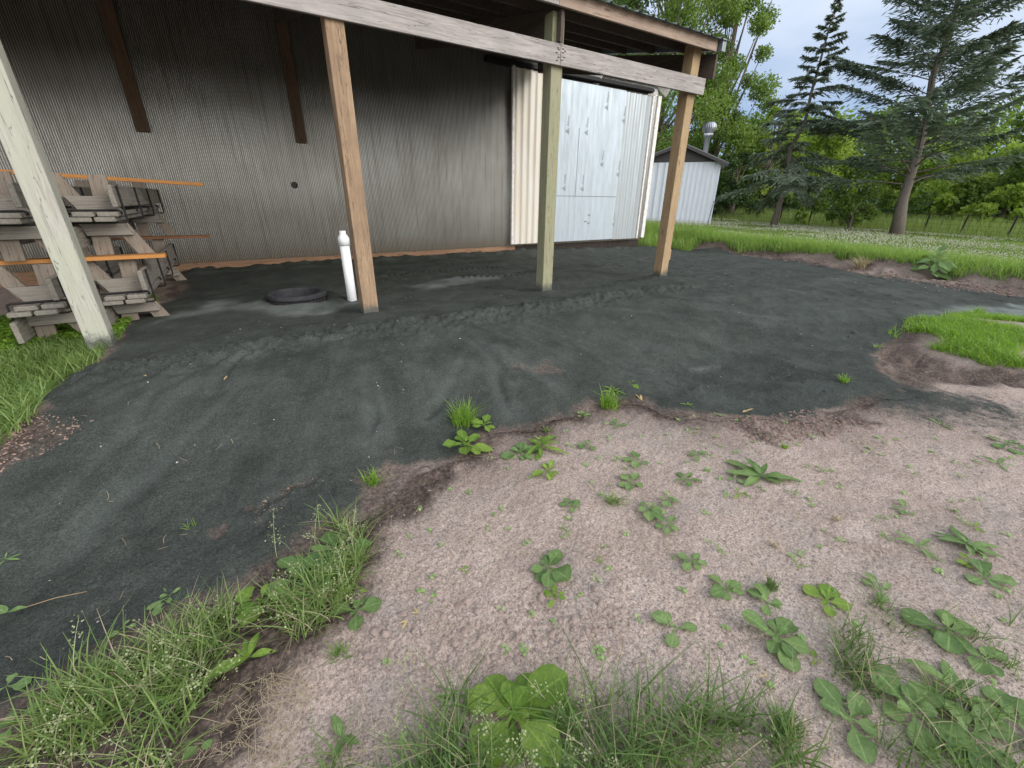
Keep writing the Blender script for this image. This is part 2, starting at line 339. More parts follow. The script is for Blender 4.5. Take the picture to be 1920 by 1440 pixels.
TRACKS = [np.array([gp(*p)[:2] for p in q]) for q in ([(720, 517), (800, 510), (880, 505), (945, 500)], [(860, 520), (960, 515), (1080, 500), (1150, 495)], [(830, 497), (900, 492), (960, 490)], [(1130, 540), (1160, 530), (1200, 524)])]
def dline(P, x, y):
    d = np.full(np.shape(x), 1e9); u = np.zeros(np.shape(x)); acc = 0
    for i in range(len(P)-1):
        a = P[i]; b = P[i+1]-a; l = math.hypot(*b)
        t = np.clip(((x-a[0])*b[0]+(y-a[1])*b[1])/l**2, 0, 1); q = (x-a[0]-t*b[0])**2+(y-a[1]-t*b[1])**2
        c = q < d; d = np.where(c, q, d); u = np.where(c, acc+t*l, u); acc += l
    return np.sqrt(d), u
def masks(x, y):
    near = (np.hypot(x, y) < 30)
    m = {k: np.zeros(len(x)) for k in ('sand', 'damp', 'dust', 'turf', 'red', 'tint', 'sd')}
    X, Y = x[near], y[near]
    wob = 0.07*fbm(X*3.1, Y*3.1, 3, 5)
    sd = sdist(SAND, X, Y) + wob
    br = np.full(len(X), -9.0)
    rag = 0.055*fbm(X*11, Y*11, 15, 3)
    for P in BROWN+[SCARP]: br = np.maximum(br, sdist(P, X, Y)+wob*0.6+rag)
    sand = sm((sd+0.12)/0.26)*(1-0.55*sm((br+0.05)/0.14))
    wash = sm((sdist(WASH, X, Y)+0.35+2*wob)/0.7); sand = np.maximum(sand, wash*np.clip(0.46+0.35*fbm(X*2.2, Y*2.2, 131, 4), 0, 0.8))
    nearness = 1/(1+np.hypot(X, Y)*0.25)
    damp = np.exp(-np.clip(-sd-0.12, 0, 9)/(0.16+0.14*sm(X/8)))*np.clip(0.85+0.3*fbm(X*2.4, Y*2.4, 133, 3), 0, 1)
    damp = np.maximum(damp, sm((sdist(DAMP, X, Y)+wob+0.04)/0.16)); damp = np.maximum(damp, sm((br+0.05)/0.12)*0.9)
    damp = np.maximum(damp, 0.92*sm((sdist(DAMP2, X, Y)+wob+0.05)/0.2))
    bank = sm((X-10.9)/0.6)*sm((13.2-X)/0.8); damp = np.maximum(damp, bank*np.clip(0.85+0.35*vn(X*2, Y*2, 5), 0, 1))
    du = np.zeros(len(X))
    for P in DUST: du = np.maximum(du, sm((sdist(P, X, Y)+wob*1.2+0.05)/0.22)*(0.46+0.25*fbm(X*5, Y*5, 9, 3)))
    for P, w in STREAK:
        d, _ = dline(P, X, Y); du = np.maximum(du, 0.13*np.exp(-((d-0.05)/w)**2)*(0.6+0.4*vn(X*9, Y*9, 4)))
    th = np.arctan2(X-1.2, 5.6-Y); rr2 = np.hypot(X-1.2, 5.6-Y)
    fan = fbm(th*26+0.5*fbm(X*1.5, Y*1.5, 141, 2), rr2*1.1, 143, 3); du = np.maximum(du, 0.09*np.clip(fan-0.10, 0, 1)*sm((4.3-Y)/0.8)*sm((sd-0.1)/0.3))
    turf = np.maximum(sm((sdist(LEFTG, X, Y)+wob)/0.12), sm((X-12.35+wob)/0.35))
    turf = np.maximum(turf, sm((Y-9.7)/0.4)*sm((X-10.6)/0.4))
    m['sand'][near] = sand; m['sd'][near] = sd; m['damp'][near] = np.clip(damp, 0, 1); m['dust'][near] = np.clip(du, 0, 1); m['turf'][near] = turf
    m['red'][near] = np.clip(0.35+0.55*fbm(X*0.9, Y*0.9, 21, 3), 0, 1)
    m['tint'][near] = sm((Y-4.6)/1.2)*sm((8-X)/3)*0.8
    m['turf'][~near] = 1.0
    return m
def relief(x, y, m):
    r = np.hypot(x, y); near = r < 30; z = np.zeros(len(x)); X, Y = x[near], y[near]
    s = m['sand'][near]; dirt = 1-s
    lump = fbm(X*5.5, Y*5.5, 31, 5); clod = np.clip(fbm(X*15, Y*15, 41, 4), 0.12, 1)-0.12
    a = dirt*(0.0040*lump+0.004*clod*(0.3+m['damp'][near]*1.5)+0.0022*vn(X*75, Y*75, 8)+0.0022*vn(X*150, Y*150, 88)+0.0018*fbm(X*32, Y*32, 12, 3)) + m['damp'][near]*dirt*0.020*np.clip(fbm(X*9, Y*9, 51, 4), -0.2, 1)
    b = s*(0.010*fbm(X*2.5, Y*2.5, 61, 5)+0.0028*fbm(X*38, Y*38, 71, 3)+0.010*np.clip(fbm(X*6, Y*6, 73, 5)-0.25, 0, 1))
    bkz = sm((X-10.9)/0.6)*sm((13.0-X)/0.7)*dirt; a = a+bkz*(0.06*fbm(X*2.6, Y*2.6, 101, 4)+0.04*np.clip(fbm(X*8, Y*8, 105, 3), 0, 1))
    a = a + sm((sdist(SCARP, X, Y)+0.1)/0.2)*(0.045*fbm(X*5, Y*5, 161, 4)-0.02)
    crest = np.exp(-((Y-4.05-0.05*np.sin(X*1.7))/0.24)**2)*sm((6.6-X)/1.5)*s
    b += crest*(0.030*np.clip(fbm(X*20, Y*20, 81, 4), -0.3, 1)+0.02*fbm(X*4, Y*6, 83, 3))
    b += s*sm((X-4)/3)*0.024*np.clip(fbm(X*7, Y*7, 91, 4)-0.1, 0, 1)
    th = np.arctan2(X-1.2, 5.6-Y); rr2 = np.hypot(X-1.2, 5.6-Y); slope = sm((4.3-Y)/0.7)*s
    b += slope*(0.048*fbm(th*3.2, rr2*0.5, 151, 3)+0.007*fbm(th*24+0.5*fbm(X*1.5, Y*1.5, 141, 2), rr2*0.9, 143, 3)+0.010*np.clip(fbm(X*1.6, Y*1.6, 155, 4), -0.2, 1))
    edge = np.exp(-((Y-9.1)/0.25)**2)*s; b += edge*(0.05+0.05*np.clip(fbm(X*4, Y*9, 95, 4), -0.5, 1))
    for P, w in STREAK:
        d, u = dline(P, X, Y); b += s*(-0.018*np.exp(-(d/0.035)**2)+0.008*np.exp(-((d-0.08)/0.05)**2))*(0.7+0.5*vn(u*6, u*0+1, 3))
    for P in TRACKS:
        d, u = dline(P, X, Y); t = np.exp(-(d/0.13)**4); b += s*t*(-0.012+0.022*(np.sin(u*60+d*25) > 0)*(d < 0.14))
    z[near] = a+b
    far = ~near; z[far] = 0.05*fbm(x[far]*0.3, y[far]*0.3, 5, 3)
    return z
ang = np.radians(np.concatenate([np.arange(YAW-66, YAW+66, 0.23), np.linspace(YAW+66, YAW+294, 60)[:-1]]))
rad = np.concatenate([np.exp(np.arange(math.log(0.30), math.log(34), 0.0058)), np.exp(np.linspace(math.log(34), math.log(900), 40))[1:]])
na, nr = len(ang), len(rad)
gx = (rad[:, None]*np.sin(ang)[None]).ravel(); gy = (rad[:, None]*np.cos(ang)[None]).ravel()
gm = masks(gx, gy); gz = Zs(gx, gy) + relief(gx, gy, gm)
I = np.arange(nr-1)[:, None]*na; J = np.arange(na)[None]; J2 = (J+1) % na
gq = np.stack([I+J, I+na+J, I+na+J2, I+J2], -1).reshape(-1, 4)
def soil_attr(m, k=slice(None)):
    o = np.ones(len(m['sand'][k]))
    return {'m1': np.stack([m['sand'][k], m['damp'][k], m['dust'][k], o], 1), 'm2': np.stack([m['turf'][k], m['red'][k], m['tint'][k], o], 1)}
gv = np.stack([gx, gy, gz], 1)
keep = gm['sd'] > -0.10; keep[gm['sd'] == 0] = False
qs = keep[gq].all(1)
# the sand lies on the soil as a sheet of its own; the soil sheet sinks a little under it
under = gv.copy(); under[:, 2] -= np.where(keep, 0.012*sm((gm['sd']+0.10)/0.2), 0)
cap = len(under); c0 = np.array([[0, 0, float(Zs(0, 0))]])
under = np.vstack([under, c0])
ga = {k: np.vstack([v, v[:1]]) for k, v in soil_attr(gm).items()}
capq = np.stack([np.full(na//2, cap), np.arange(0, na-1, 2), np.arange(1, na, 2), (np.arange(2, na+1, 2)) % na], 1)[:, [0, 1, 2, 3]]
ground = quads('ground', under, np.vstack([gq, capq]), M_SOIL, smooth=True, attr=ga)
tag(ground, 'bare pinkish dirt yard with damp brown soil round the dark sand', kind='structure')
used = np.unique(gq[qs]); remap = np.full(len(gv), -1); remap[used] = np.arange(len(used))
sv = gv[used].copy(); sv[:, 2] += 0.004
sand = quads('sand_pad', sv, remap[gq[qs]], M_SOIL, smooth=True, attr=soil_attr(gm, used))
tag(sand, 'dark grey green sand pad spread under and before the lean-to', kind='structure')
def Zg(x, y):
    x = np.atleast_1d(np.asarray(x, float)); y = np.atleast_1d(np.asarray(y, float)); m = masks(x, y); return Zs(x, y)+relief(x, y, m)

# ------------------------------------------------------------------ barn
YW = 9.40                                                    # plane of the barn wall
M_CORR = None
def corr_mat():
    M = NT('old_corrugated_steel', 0.25, 0.5, 0.70)
    c = M.n('ShaderNodeTexCoord').outputs['Object']; x = M.n('ShaderNodeSeparateXYZ', {0: c})
    d = M.noise(M.co((0.8, 0.8, 0.8)), 1.4, 5, 0.6)
    col = M.mix(M.ramp(d, [(0.35, 0.0), (0.70, 1.0)]), (0.545, 0.545, 0.515), (0.44, 0.425, 0.385))
    r = M.noise(M.co((9, 9, 0.35)), 2.0, 5, 0.6)
    col = M.mix(M.ramp(r, [(0.50, 0.0), (0.74, 0.6)]), col, (0.22, 0.185, 0.15))
    low = M.ramp(M.math('ADD', M.math('MULTIPLY', M.math('ADD', x.outputs[2], 1.15), 1.3), M.math('MULTIPLY', d, 0.5)), [(0.22, 0.85), (0.75, 0.0)])
    col = M.mix(low, col, (0.36, 0.285, 0.20))
    seam = M.ramp(M.math('FRACT', M.math('MULTIPLY', x.outputs[0], 1/0.66)), [(0.0, 0.55), (0.025, 1.0)])
    col = M.mix(0.6, col, seam, 'MULTIPLY')
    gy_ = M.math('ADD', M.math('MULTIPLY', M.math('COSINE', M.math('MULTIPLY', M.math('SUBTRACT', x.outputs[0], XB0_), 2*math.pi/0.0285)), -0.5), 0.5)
    col = M.mix(M.ramp(gy_, [(0.35, 0.0), (0.85, 0.72)]), col, (0.115, 0.098, 0.078))                # shade and grime of the grooves, painted into the colour
    return M.done(col, M.bump(d, 0.05, 0.004))
XB0_ = -14.0
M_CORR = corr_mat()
M_DARKWOOD = wood('dark_brown_wood', (0.20, 0.13, 0.085), (0.085, 0.055, 0.038), 'z')
M_SILL = wood('reddish_sill_wood', (0.42, 0.26, 0.16), (0.20, 0.11, 0.07), 'x')
M_BLACK = plain('black_steel', (0.016, 0.015, 0.016), 0.7, 0.0)
M_WHITE = metal('chalky_white_steel', (0.68, 0.65, 0.60), (0.55, 0.475, 0.34), (1.4, 1.4, 0.12), 0.5, 0.05, 0.6, (0.70, 0.60, 0.42))
M_GALV = metal('bright_galvanised_sheet', (0.49, 0.555, 0.60), (0.37, 0.42, 0.455), (1.5, 1.5, 0.2), 0.42, 0.30, 0.8, (0.36, 0.40, 0.425))
M_GALV2 = metal('grey_ribbed_sheet', (0.41, 0.455, 0.48), (0.29, 0.31, 0.315), (2, 2, 0.15), 0.42, 0.35, 0.7, (0.42, 0.415, 0.395))
M_TRIM = metal('peeling_white_trim', (0.78, 0.77, 0.75), (0.42, 0.37, 0.33), (3, 3, 1.5), 0.6, 0.0, 0.9)
def profile_sheet(name, xs, ys, z0, z1, mat, parent, nz=1):
    """a sheet following the profile (xs, ys) in plan, thin but closed at its back"""
    n = len(xs); V = []; Q = []
    zs = np.linspace(z0, z1, nz+1)
    for z in zs: V += [(x, y, z) for x, y in zip(xs, ys)]
    for k in range(nz):
        Q += [(k*n+i, k*n+i+1, (k+1)*n+i+1, (k+1)*n+i) for i in range(n-1)]
    return quads(name, V, Q, mat, parent)
barn = empty('barn', (2, YW, -1.1), label='long pole barn with corrugated steel side wall and a big sliding door', cat='barn')
def child(o, p):
    o.parent = p; o.matrix_parent_inverse = Matrix.Translation(-Vector(p.location)); return o
XB0, XB1 = -14.0, on_y(1204, 440, YW)[0]                      # barn's left end and right corner
ZB = on_y(700, 475, YW)[2]; ZT = 2.80
def corr(x0, x1, pitch, amp, y, per=6):
    n = int((x1-x0)/pitch*per); xs = x0+np.arange(n+1)*pitch/per
    return xs, y - amp*np.cos(2*np.pi*(xs-x0)/pitch)
xs, ys = corr(XB0, XB1-0.1, 0.0285, 0.0085, YW)
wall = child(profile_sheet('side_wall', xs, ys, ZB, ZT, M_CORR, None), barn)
xsl = on_y(966, 460, YW)[0]; b = MB(); b.box(xsl+0.01, XB1-0.12, YW+0.03, YW+0.16, ZB-0.35, ZB+0.10); child(b.build('under_door_strip', plain('under_door_shade', (0.045, 0.035, 0.030), 0.9, 0, 0.4)), barn)  # dark strip whose colour paints the shade of the gap under the door
b = MB(); b.box(XB0, xsl, YW+0.012, YW+0.16, ZB-0.35, ZB+0.14); child(b.build('sill_board', M_SILL, bevel=0.004), barn)
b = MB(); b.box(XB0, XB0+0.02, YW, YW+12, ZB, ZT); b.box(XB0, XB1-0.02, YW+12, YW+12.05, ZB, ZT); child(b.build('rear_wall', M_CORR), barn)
xs2, ys2 = corr(YW+0.02, YW+12, 0.0266, 0.0055, 0)
V = [(XB1-0.02+yy, xx, z) for z in (ZB, ZT) for xx, yy in zip(xs2, ys2)]; n = len(xs2)
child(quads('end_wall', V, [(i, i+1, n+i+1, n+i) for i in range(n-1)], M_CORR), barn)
b = MB(); b.hexa([(XB1-0.02, YW+0.0, ZT), (XB1, YW, ZT), (XB1, YW+12, ZT), (XB1-0.02, YW+12, ZT), (XB1-0.02, YW+5.9, ZT+2), (XB1, YW+5.9, ZT+2), (XB1, YW+6.1, ZT+2), (XB1-0.02, YW+6.1, ZT+2)])
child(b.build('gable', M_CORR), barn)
b = MB()
for s in (0, 1):
    ya, yb = (YW-0.30, YW+6.0) if s == 0 else (YW+12.3, YW+6.0)
    b.hexa([(XB0-0.2, ya, ZT+0.02), (XB1+0.25, ya, ZT+0.02), (XB1+0.25, yb, ZT+2.12), (XB0-0.2, yb, ZT+2.12), (XB0-0.2, ya, ZT+0.06), (XB1+0.25, ya, ZT+0.06), (XB1+0.25, yb, ZT+2.16), (XB0-0.2, yb, ZT+2.16)])
child(b.build('roof', metal('barn_roof_steel', (0.14, 0.145, 0.145), (0.08, 0.078, 0.075), (1, 1, 1), 0.5, 0.4)), barn)
# white sheet metal tails under the barn's eave
for px, py, w in ((1119, 141, 0.30), (1250, 163, 0.34)):
    P = on_y(px, py, YW-0.16); b = MB(); x0, x1 = P[0]-w, P[0]+0.16; z0 = P[2]
    b.hexa([(x0, YW-0.05, z0+0.02), (x1, YW-0.05, z0-0.20), (x1, YW+0.0, z0-0.20), (x0, YW, z0+0.02), (x0, YW-0.24, z0+0.10), (x1, YW-0.28, z0+0.10), (x1, YW+0.0, z0+0.10), (x0, YW, z0+0.10)])
    child(b.build('eave_bracket', M_TRIM, bevel=0.006), barn)
b = MB(); xt = XB1
b.box(xt-0.10, xt+0.03, YW-0.055, YW+0.10, ZB+0.05, 2.60); child(b.build('corner_trim', M_TRIM, bevel=0.008), barn)
# stub boards on the wall
for px, py in ((269, 247), (566, 268)):
    P = on_y(px, py, YW-0.05); b = MB(); b.box(P[0]-0.085, P[0]+0.085, YW-0.065, YW-0.008, P[2], ZT-0.05); child(b.build('wall_board', M_DARKWOOD, bevel=0.004), barn)
P = on_y(552, 347, YW-0.02); b = MB()
ringp = [(0.056, 0.0), (0.056, 0.012), (0.050, 0.012), (0.050, 0.004), (0.0, 0.004)]
V = []; n = 20
for r, d in ringp: V += [(P[0]+r*math.cos(2*math.pi*k/n), YW-0.004-d, P[2]+r*math.sin(2*math.pi*k/n)) for k in range(n)]
b.add(V, [(i*n+k, (i+1)*n+k, (i+1)*n+(k+1) % n, i*n+(k+1) % n) for i in range(4) for k in range(n)])
child(b.build('pipe_hole', M_BLACK), barn)
# sliding door: white ribbed panel, stamped corrugated sheet, grey ribbed panel
YD = YW-0.13
door = empty('sliding_door', (0, 0, 0)); child(door, barn); door.location = (0, 0, 0)
def dx(px, py): return on_y(px, py, YD)[0]
DX = [dx(963, 300), dx(1041, 310), dx(1162, 300), dx(1209, 300)]
DZ0 = on_y(1080, 452, YD)[2]; DZ1 = on_y(1120, 160, YD)[2]
def ribbed(x0, x1, pitch, top, base, h):
    xs, ys = [x0], [YD]
    x = x0+0.02
    while x < x1-pitch*0.5:
        for dxx, yy in ((0, 0), (base, -h), (base+top, -h), (2*base+top, 0)): xs.append(x+dxx); ys.append(YD+yy)
        x += pitch
    xs.append(x1); ys.append(YD); return xs, ys
def dchild(o): o.parent = door; o.matrix_parent_inverse = Matrix.Translation(Vector((0, 0, 0))); return o
xs, ys = ribbed(DX[0], DX[1], 0.185, 0.055, 0.016, 0.022); dchild(profile_sheet('white_ribbed_panel', xs, ys, DZ0, DZ1+0.05, M_WHITE, None))
xs, ys = corr(DX[1], DX[2], 0.040, 0.004, YD-0.004); sheet = dchild(profile_sheet('corrugated_panel', xs, ys, DZ0+0.01, DZ1, M_GALV, None))
xs, ys = ribbed(DX[2], DX[3], 0.21, 0.075, 0.03, 0.028); dchild(profile_sheet('grey_ribbed_panel', xs, ys, DZ0, DZ1-0.02, M_GALV2, None))
b = MB(); b.box(DX[0]-0.06, DX[0], YD-0.035, YD+0.03, DZ0, DZ1+0.08); dchild(b.build('edge_trim', M_TRIM, bevel=0.004)); b = MB(); b.box(DX[3], DX[3]+0.05, YD-0.035, YD+0.03, DZ0, DZ1); dchild(b.build('edge_trim', M_TRIM, bevel=0.004))
b = MB(); b.box(DX[0], DX[3], YD+0.035, YD+0.06, DZ0+0.03, DZ1); dchild(b.build('frame', M_DARKWOOD))
b = MB(); b.box(DX[0]-0.7, DX[3]-0.02, YD-0.03, YD+0.09, DZ1+0.055, DZ1+0.16); b.box(DX[0]-0.7, DX[3]-0.02, YD-0.075, YD-0.03, DZ1+0.07, DZ1+0.13); dchild(b.build('track', M_BLACK, bevel=0.004))
zseam = on_y(1105, 368, YD)[2]; xse = dx(1082, 300); zs1 = on_y(1084, 240, YD)[2]
b = MB(); b.box(DX[1]+0.02, DX[2]-0.02, YD-0.012, YD-0.008, zseam-0.006, zseam+0.004); b.box(xse, xse+0.009, YD-0.012, YD-0.008, zseam, zs1)
for px, py in ((1098, 415), (1105, 403), (1104, 418)):
    x, _, z = on_y(px, py, YD); b.box(x-0.05, x+0.03, YD-0.02, YD-0.008, z-0.008, z+0.01)
dchild(b.build('seam', plain('seam_grey', (0.16, 0.17, 0.18), 0.7)))  # dark grey strips along the sheet joints, with a few small marks
M_INK = plain('faded_ink', (0.31, 0.35, 0.38), 0.8)
def text_mesh(body, size):
    cu = bpy.data.curves.new('stamp', 'FONT'); cu.body = body; cu.size = size; cu.shear = 0.25; cu.extrude = 0.0006; cu.resolution_u = 3
    o = bpy.data.objects.new('tmp', cu); COL.objects.link(o); dg = bpy.context.evaluated_depsgraph_get()
    me = bpy.data.meshes.new_from_object(o.evaluated_get(dg)); bpy.data.objects.remove(o); bpy.data.curves.remove(cu); return me
TM = text_mesh('Alum.', 0.105)
em = MB()                                                      # nested triangle emblem
for s, w in ((0.066, 0.010), (0.032, 0.009)):
    pts = [(-0.09+s*math.cos(a), 0.04+s*math.sin(a)) for a in (math.pi/2, math.pi*7/6, math.pi*11/6)]
    for i in range(3): em.bar((*pts[i], 0.0006), (*pts[(i+1) % 3], 0.0006), w, 0.0012)
EM = em.mesh('emblem')
for px, py in ((1064.7, 240), (1100, 243), (1138, 196), (1170, 221), (1129, 303), (1159, 322), (1058, 348), (1092, 349), (1151, 416)):
    x, _, z = on_y(px, py, YD)
    for nm, me in (('stamp', TM), ('stamp_emblem', EM)):
        o = bpy.data.objects.new(nm, me); COL.objects.link(o)
        if not me.materials: me.materials.append(M_INK)
        o.matrix_world = Matrix.Translation((x+0.04, YD-0.0098, z))@Matrix.Rotation(math.radians(90), 4, 'X')@Matrix.Rotation(math.radians(90), 4, 'Z')@Matrix.Translation((0.03, 0, 0))
        o.parent = sheet; o.matrix_parent_inverse = sheet.matrix_world.inverted()

# ------------------------------------------------------------------ lean-to
M_BEAM = wood('weathered_beam', (0.455, 0.425, 0.405), (0.24, 0.21, 0.195), 'x')
M_RAFT = wood('old_rafter', (0.15, 0.12, 0.10), (0.06, 0.047, 0.040), 'y')
M_P = [wood('pale_grey_post', (0.50, 0.485, 0.43), (0.32, 0.305, 0.26), 'z', (0.39, 0.38, 0.32), green=(0.38, 0.395, 0.315), splash=True),
       wood('brown_stained_post', (0.42, 0.30, 0.195), (0.24, 0.16, 0.10), 'z', (0.17, 0.115, 0.08), splash=True),
       wood('green_grey_post', (0.36, 0.34, 0.23), (0.23, 0.21, 0.14), 'z', (0.26, 0.26, 0.17), green=(0.25, 0.27, 0.16), splash=True),
       wood('fresh_tan_post', (0.47, 0.355, 0.215), (0.30, 0.20, 0.115), 'z', (0.30, 0.20, 0.11), splash=True)]
lean = empty('lean_to', (2.4, 4.7, -1.2), label='open timber lean-to on square posts along the barn wall', cat='lean-to')
LB0, LB1 = on_y(1000, 112.0, 4.68)[2], on_y(1000, 69.5, 4.68)[2]
XR = on_y(1322, 160, 4.68)[0]; ZF = on_y(1200, 56, 4.62)[2]; SL = 0.205
lab = ['grey weathered post', 'brown stained post', 'greenish grey post', 'fresh tan post']
for i, ((x, y), m) in enumerate(zip(POSTS, M_P)):
    b = MB(); w = 0.082; top = (LB0, LB0, LB1+0.30, ZF+0.1)[i]
    if i < 2: top = LB1
    b.box(x-w, x+w, y, y+2*w, -1.75, top)
    o = child(b.build('post', m, bevel=0.008), lean); o['label'] = lab[i]
    if i == 0:
        b = MB()
    if i == 3:
        b = MB(); z = on_y(1262, 475, 4.72)[2]; b.box(x+w, x+w+0.03, y+0.01, y+0.06, z-0.11, z+0.06); child(b.build('nailed_block', m), lean)
xj = on_y(1051, 110, 4.68)[0]
for x0, x1 in ((-9.5, xj-0.003), (xj+0.003, XR)):
    b = MB(); b.box(x0, x1, 4.68, 4.718, LB0, LB1); child(b.build('beam', M_BEAM, bevel=0.004), lean)
for k, (u, v) in enumerate([(-.03, .07), (-.06, .11), (-.03, .14), (-.05, .04), (.02, .05), (.05, .08), (.03, .12), (.06, .14), (.03, .155), (-.04, .155)]):
    b = MB(); b.box(xj+u-0.013, xj+u+0.013, 4.6765, 4.68, LB0+v-0.004, LB0+v+0.004); child(b.build('bent_nail', M_BLACK), lean)
rx = [-8.4, -6.0, -3.6, -1.2, 1.25, on_y(1050, 60, 4.7)[0], on_y(1338, 120, 4.7)[0]]
for x in rx:
    b = MB(); y0, y1 = 4.66 if x > 1.5 else 4.72, YW-0.32; z0, z1 = LB1+0.002, ZF-0.002
    b.hexa([(x-0.02, y0, z0), (x+0.02, y0, z0), (x+0.02, y1, z0+SL*(y1-y0)), (x-0.02, y1, z0+SL*(y1-y0)), (x-0.02, y0, z1), (x+0.02, y0, z1), (x+0.02, y1, z1+SL*(y1-y0)), (x-0.02, y1, z1+SL*(y1-y0))])
    child(b.build('rafter', M_RAFT, bevel=0.003), lean)
b = MB(); x = rx[3]+0.045; b.box(x-0.02, x+0.02, 4.725, 4.80, LB0-0.1, ZF-0.004); child(b.build('cleat', M_P[3]), lean)
XE = on_y(1345, 90, 4.60)[0]
b = MB(); b.box(-9.6, on_y(1049, 5, 4.60)[0], 4.60, 4.64, ZF, ZF+0.14); child(b.build('fascia', M_BEAM, bevel=0.004), lean)
b = MB(); b.box(on_y(1049, 5, 4.60)[0]+0.004, XE, 4.602, 4.64, ZF, ZF+0.14); child(b.build('fascia', wood('tan_fascia', (0.46, 0.36, 0.29), (0.28, 0.19, 0.14), 'x'), bevel=0.004), lean)
for k in range(7):
    y = 5.15+0.62*k if k < 6 else 8.95; b = MB(); z = ZF+SL*(y-4.66); b.box(-9.5, XE+0.015, y-0.02, y+0.02, z+0.002, z+0.139); child(b.build('purlin', M_RAFT, bevel=0.003), lean)
b = MB(); b.box(-9.5, XE, YW-0.30, YW-0.25, ZT+0.07, ZF+0.139+SL*(YW-0.3-4.66)); child(b.build('light_stop_board', M_DARKWOOD), lean)  # infill added to keep light out of the gap between the two roofs
xs = [-9.7]; zz = [0.0]; x = -9.6
while x < XE-0.05:
    for d, h in ((0, 0), (0.012, 0.022), (0.04, 0.022), (0.052, 0)): xs.append(x+d); zz.append(h)
    x += 0.228
xs.append(XE+0.10); zz.append(0); zz[-1] = 0
V = [(xx, y, ZF+0.145+h+SL*(y-4.66)) for y in (4.52, YW+2.35) for xx, h in zip(xs, zz)]; n = len(xs)
ro = child(quads('roof_sheet', V, [(i, i+1, n+i+1, n+i) for i in range(n-1)], metal('dark_green_roof_steel', (0.10, 0.13, 0.12), (0.05, 0.06, 0.055), (1, 1, 1), 0.35, 0.5)), lean)
sd_ = ro.modifiers.new('thick', 'SOLIDIFY'); sd_.thickness = 0.003; sd_.offset = 1
b = MB(); b.hexa([(XE+0.02, 4.54, ZF+0.00), (XE+0.10, 4.54, ZF+0.0), (XE+0.10, YW+2.2, ZF+SL*6.95), (XE+0.02, YW+2.2, ZF+SL*6.95), (XE+0.02, 4.54, ZF+0.14), (XE+0.10, 4.54, ZF+0.14), (XE+0.10, YW+2.2, ZF+0.14+SL*6.95), (XE+0.02, YW+2.2, ZF+0.14+SL*6.95)])
child(b.build('rake_trim', metal('rake_steel', (0.20, 0.24, 0.26), (0.10, 0.11, 0.11), (1, 1, 1), 0.4, 0.4)), lean)

# ------------------------------------------------------------------ riser ring and vent pipe
M_HDPE = plain('dusty_black_plastic', (0.050, 0.050, 0.056), 0.6, 0, 0.5, 14)
M_HDPE2 = plain('brown_black_plastic', (0.065, 0.052, 0.050), 0.7, 0, 0.5, 10)
zr = on_z(557, 550, -1.10)[2]; RC = on_z(557, 549, -1.105)
rr = abs(on_z(617, 549, -1.105)[0]-on_z(497, 549, -1.105)[0])/2*0.99
ringo = empty('tank_riser', (RC[0], RC[1], -1.25), label='round black plastic tank riser ring half buried in the sand', cat='riser')
b = MB(); b.lathe([(rr*0.80, -0.40), (rr*0.80, 0.0), (rr*0.82, 0.012), (rr*0.97, 0.012), (rr, 0.0), (rr, -0.035), (rr*0.97, -0.045), (rr*0.90, -0.045), (rr*0.88, -0.40)], (RC[0], RC[1], -1.105), 64, False)
b.add([(RC[0]+rr*0.85*math.cos(2*math.pi*k/32), RC[1]+rr*0.85*math.sin(2*math.pi*k/32), -1.45) for k in range(32)], [tuple(range(32))])
child(b.build('rim', M_HDPE), ringo)
b = MB()
for k in range(40):
    a = 2*math.pi*k/40; c, s_ = math.cos(a), math.sin(a)
    b.bar((RC[0]+rr*0.89*c, RC[1]+rr*0.89*s_, -1.30), (RC[0]+rr*0.89*c, RC[1]+rr*0.89*s_, -1.152), 0.005, 0.04, (c, s_, 0))
child(b.build('rib_ring', M_HDPE2), ringo)
M_PVC = plain('white_pvc', (0.82, 0.82, 0.84), 0.35, 0, 0.05, 5, 0.5)
PP = on_y(660, 558, 5.62); pz = on_y(645, 440, 5.62)[2]
pipe = empty('vent_pipe', (PP[0], PP[1], PP[2]), label='white plastic cleanout pipe with cap standing beside the black ring', cat='pipe')
b = MB(); b.lathe([(0.0, 0), (0.057, 0.0), (0.057, pz-PP[2]-0.04), (0, pz-PP[2]-0.04)], (PP[0], PP[1], PP[2]-0.08+0.08), 28)
b.v = [(x, y, z if z > PP[2]+0.01 else PP[2]-0.25) for x, y, z in b.v]; child(b.build('shaft', M_PVC), pipe)
b = MB(); z = pz-PP[2]; b.lathe([(0.05, z-0.125), (0.064, z-0.125), (0.066, z-0.045), (0.060, z-0.03), (0.050, z-0.012), (0.040, z+0.005), (0.037, z+0.005), (0.037, z+0.045), (0, z+0.045)], (PP[0], PP[1], PP[2]), 28)
child(b.build('cap', M_PVC), pipe)

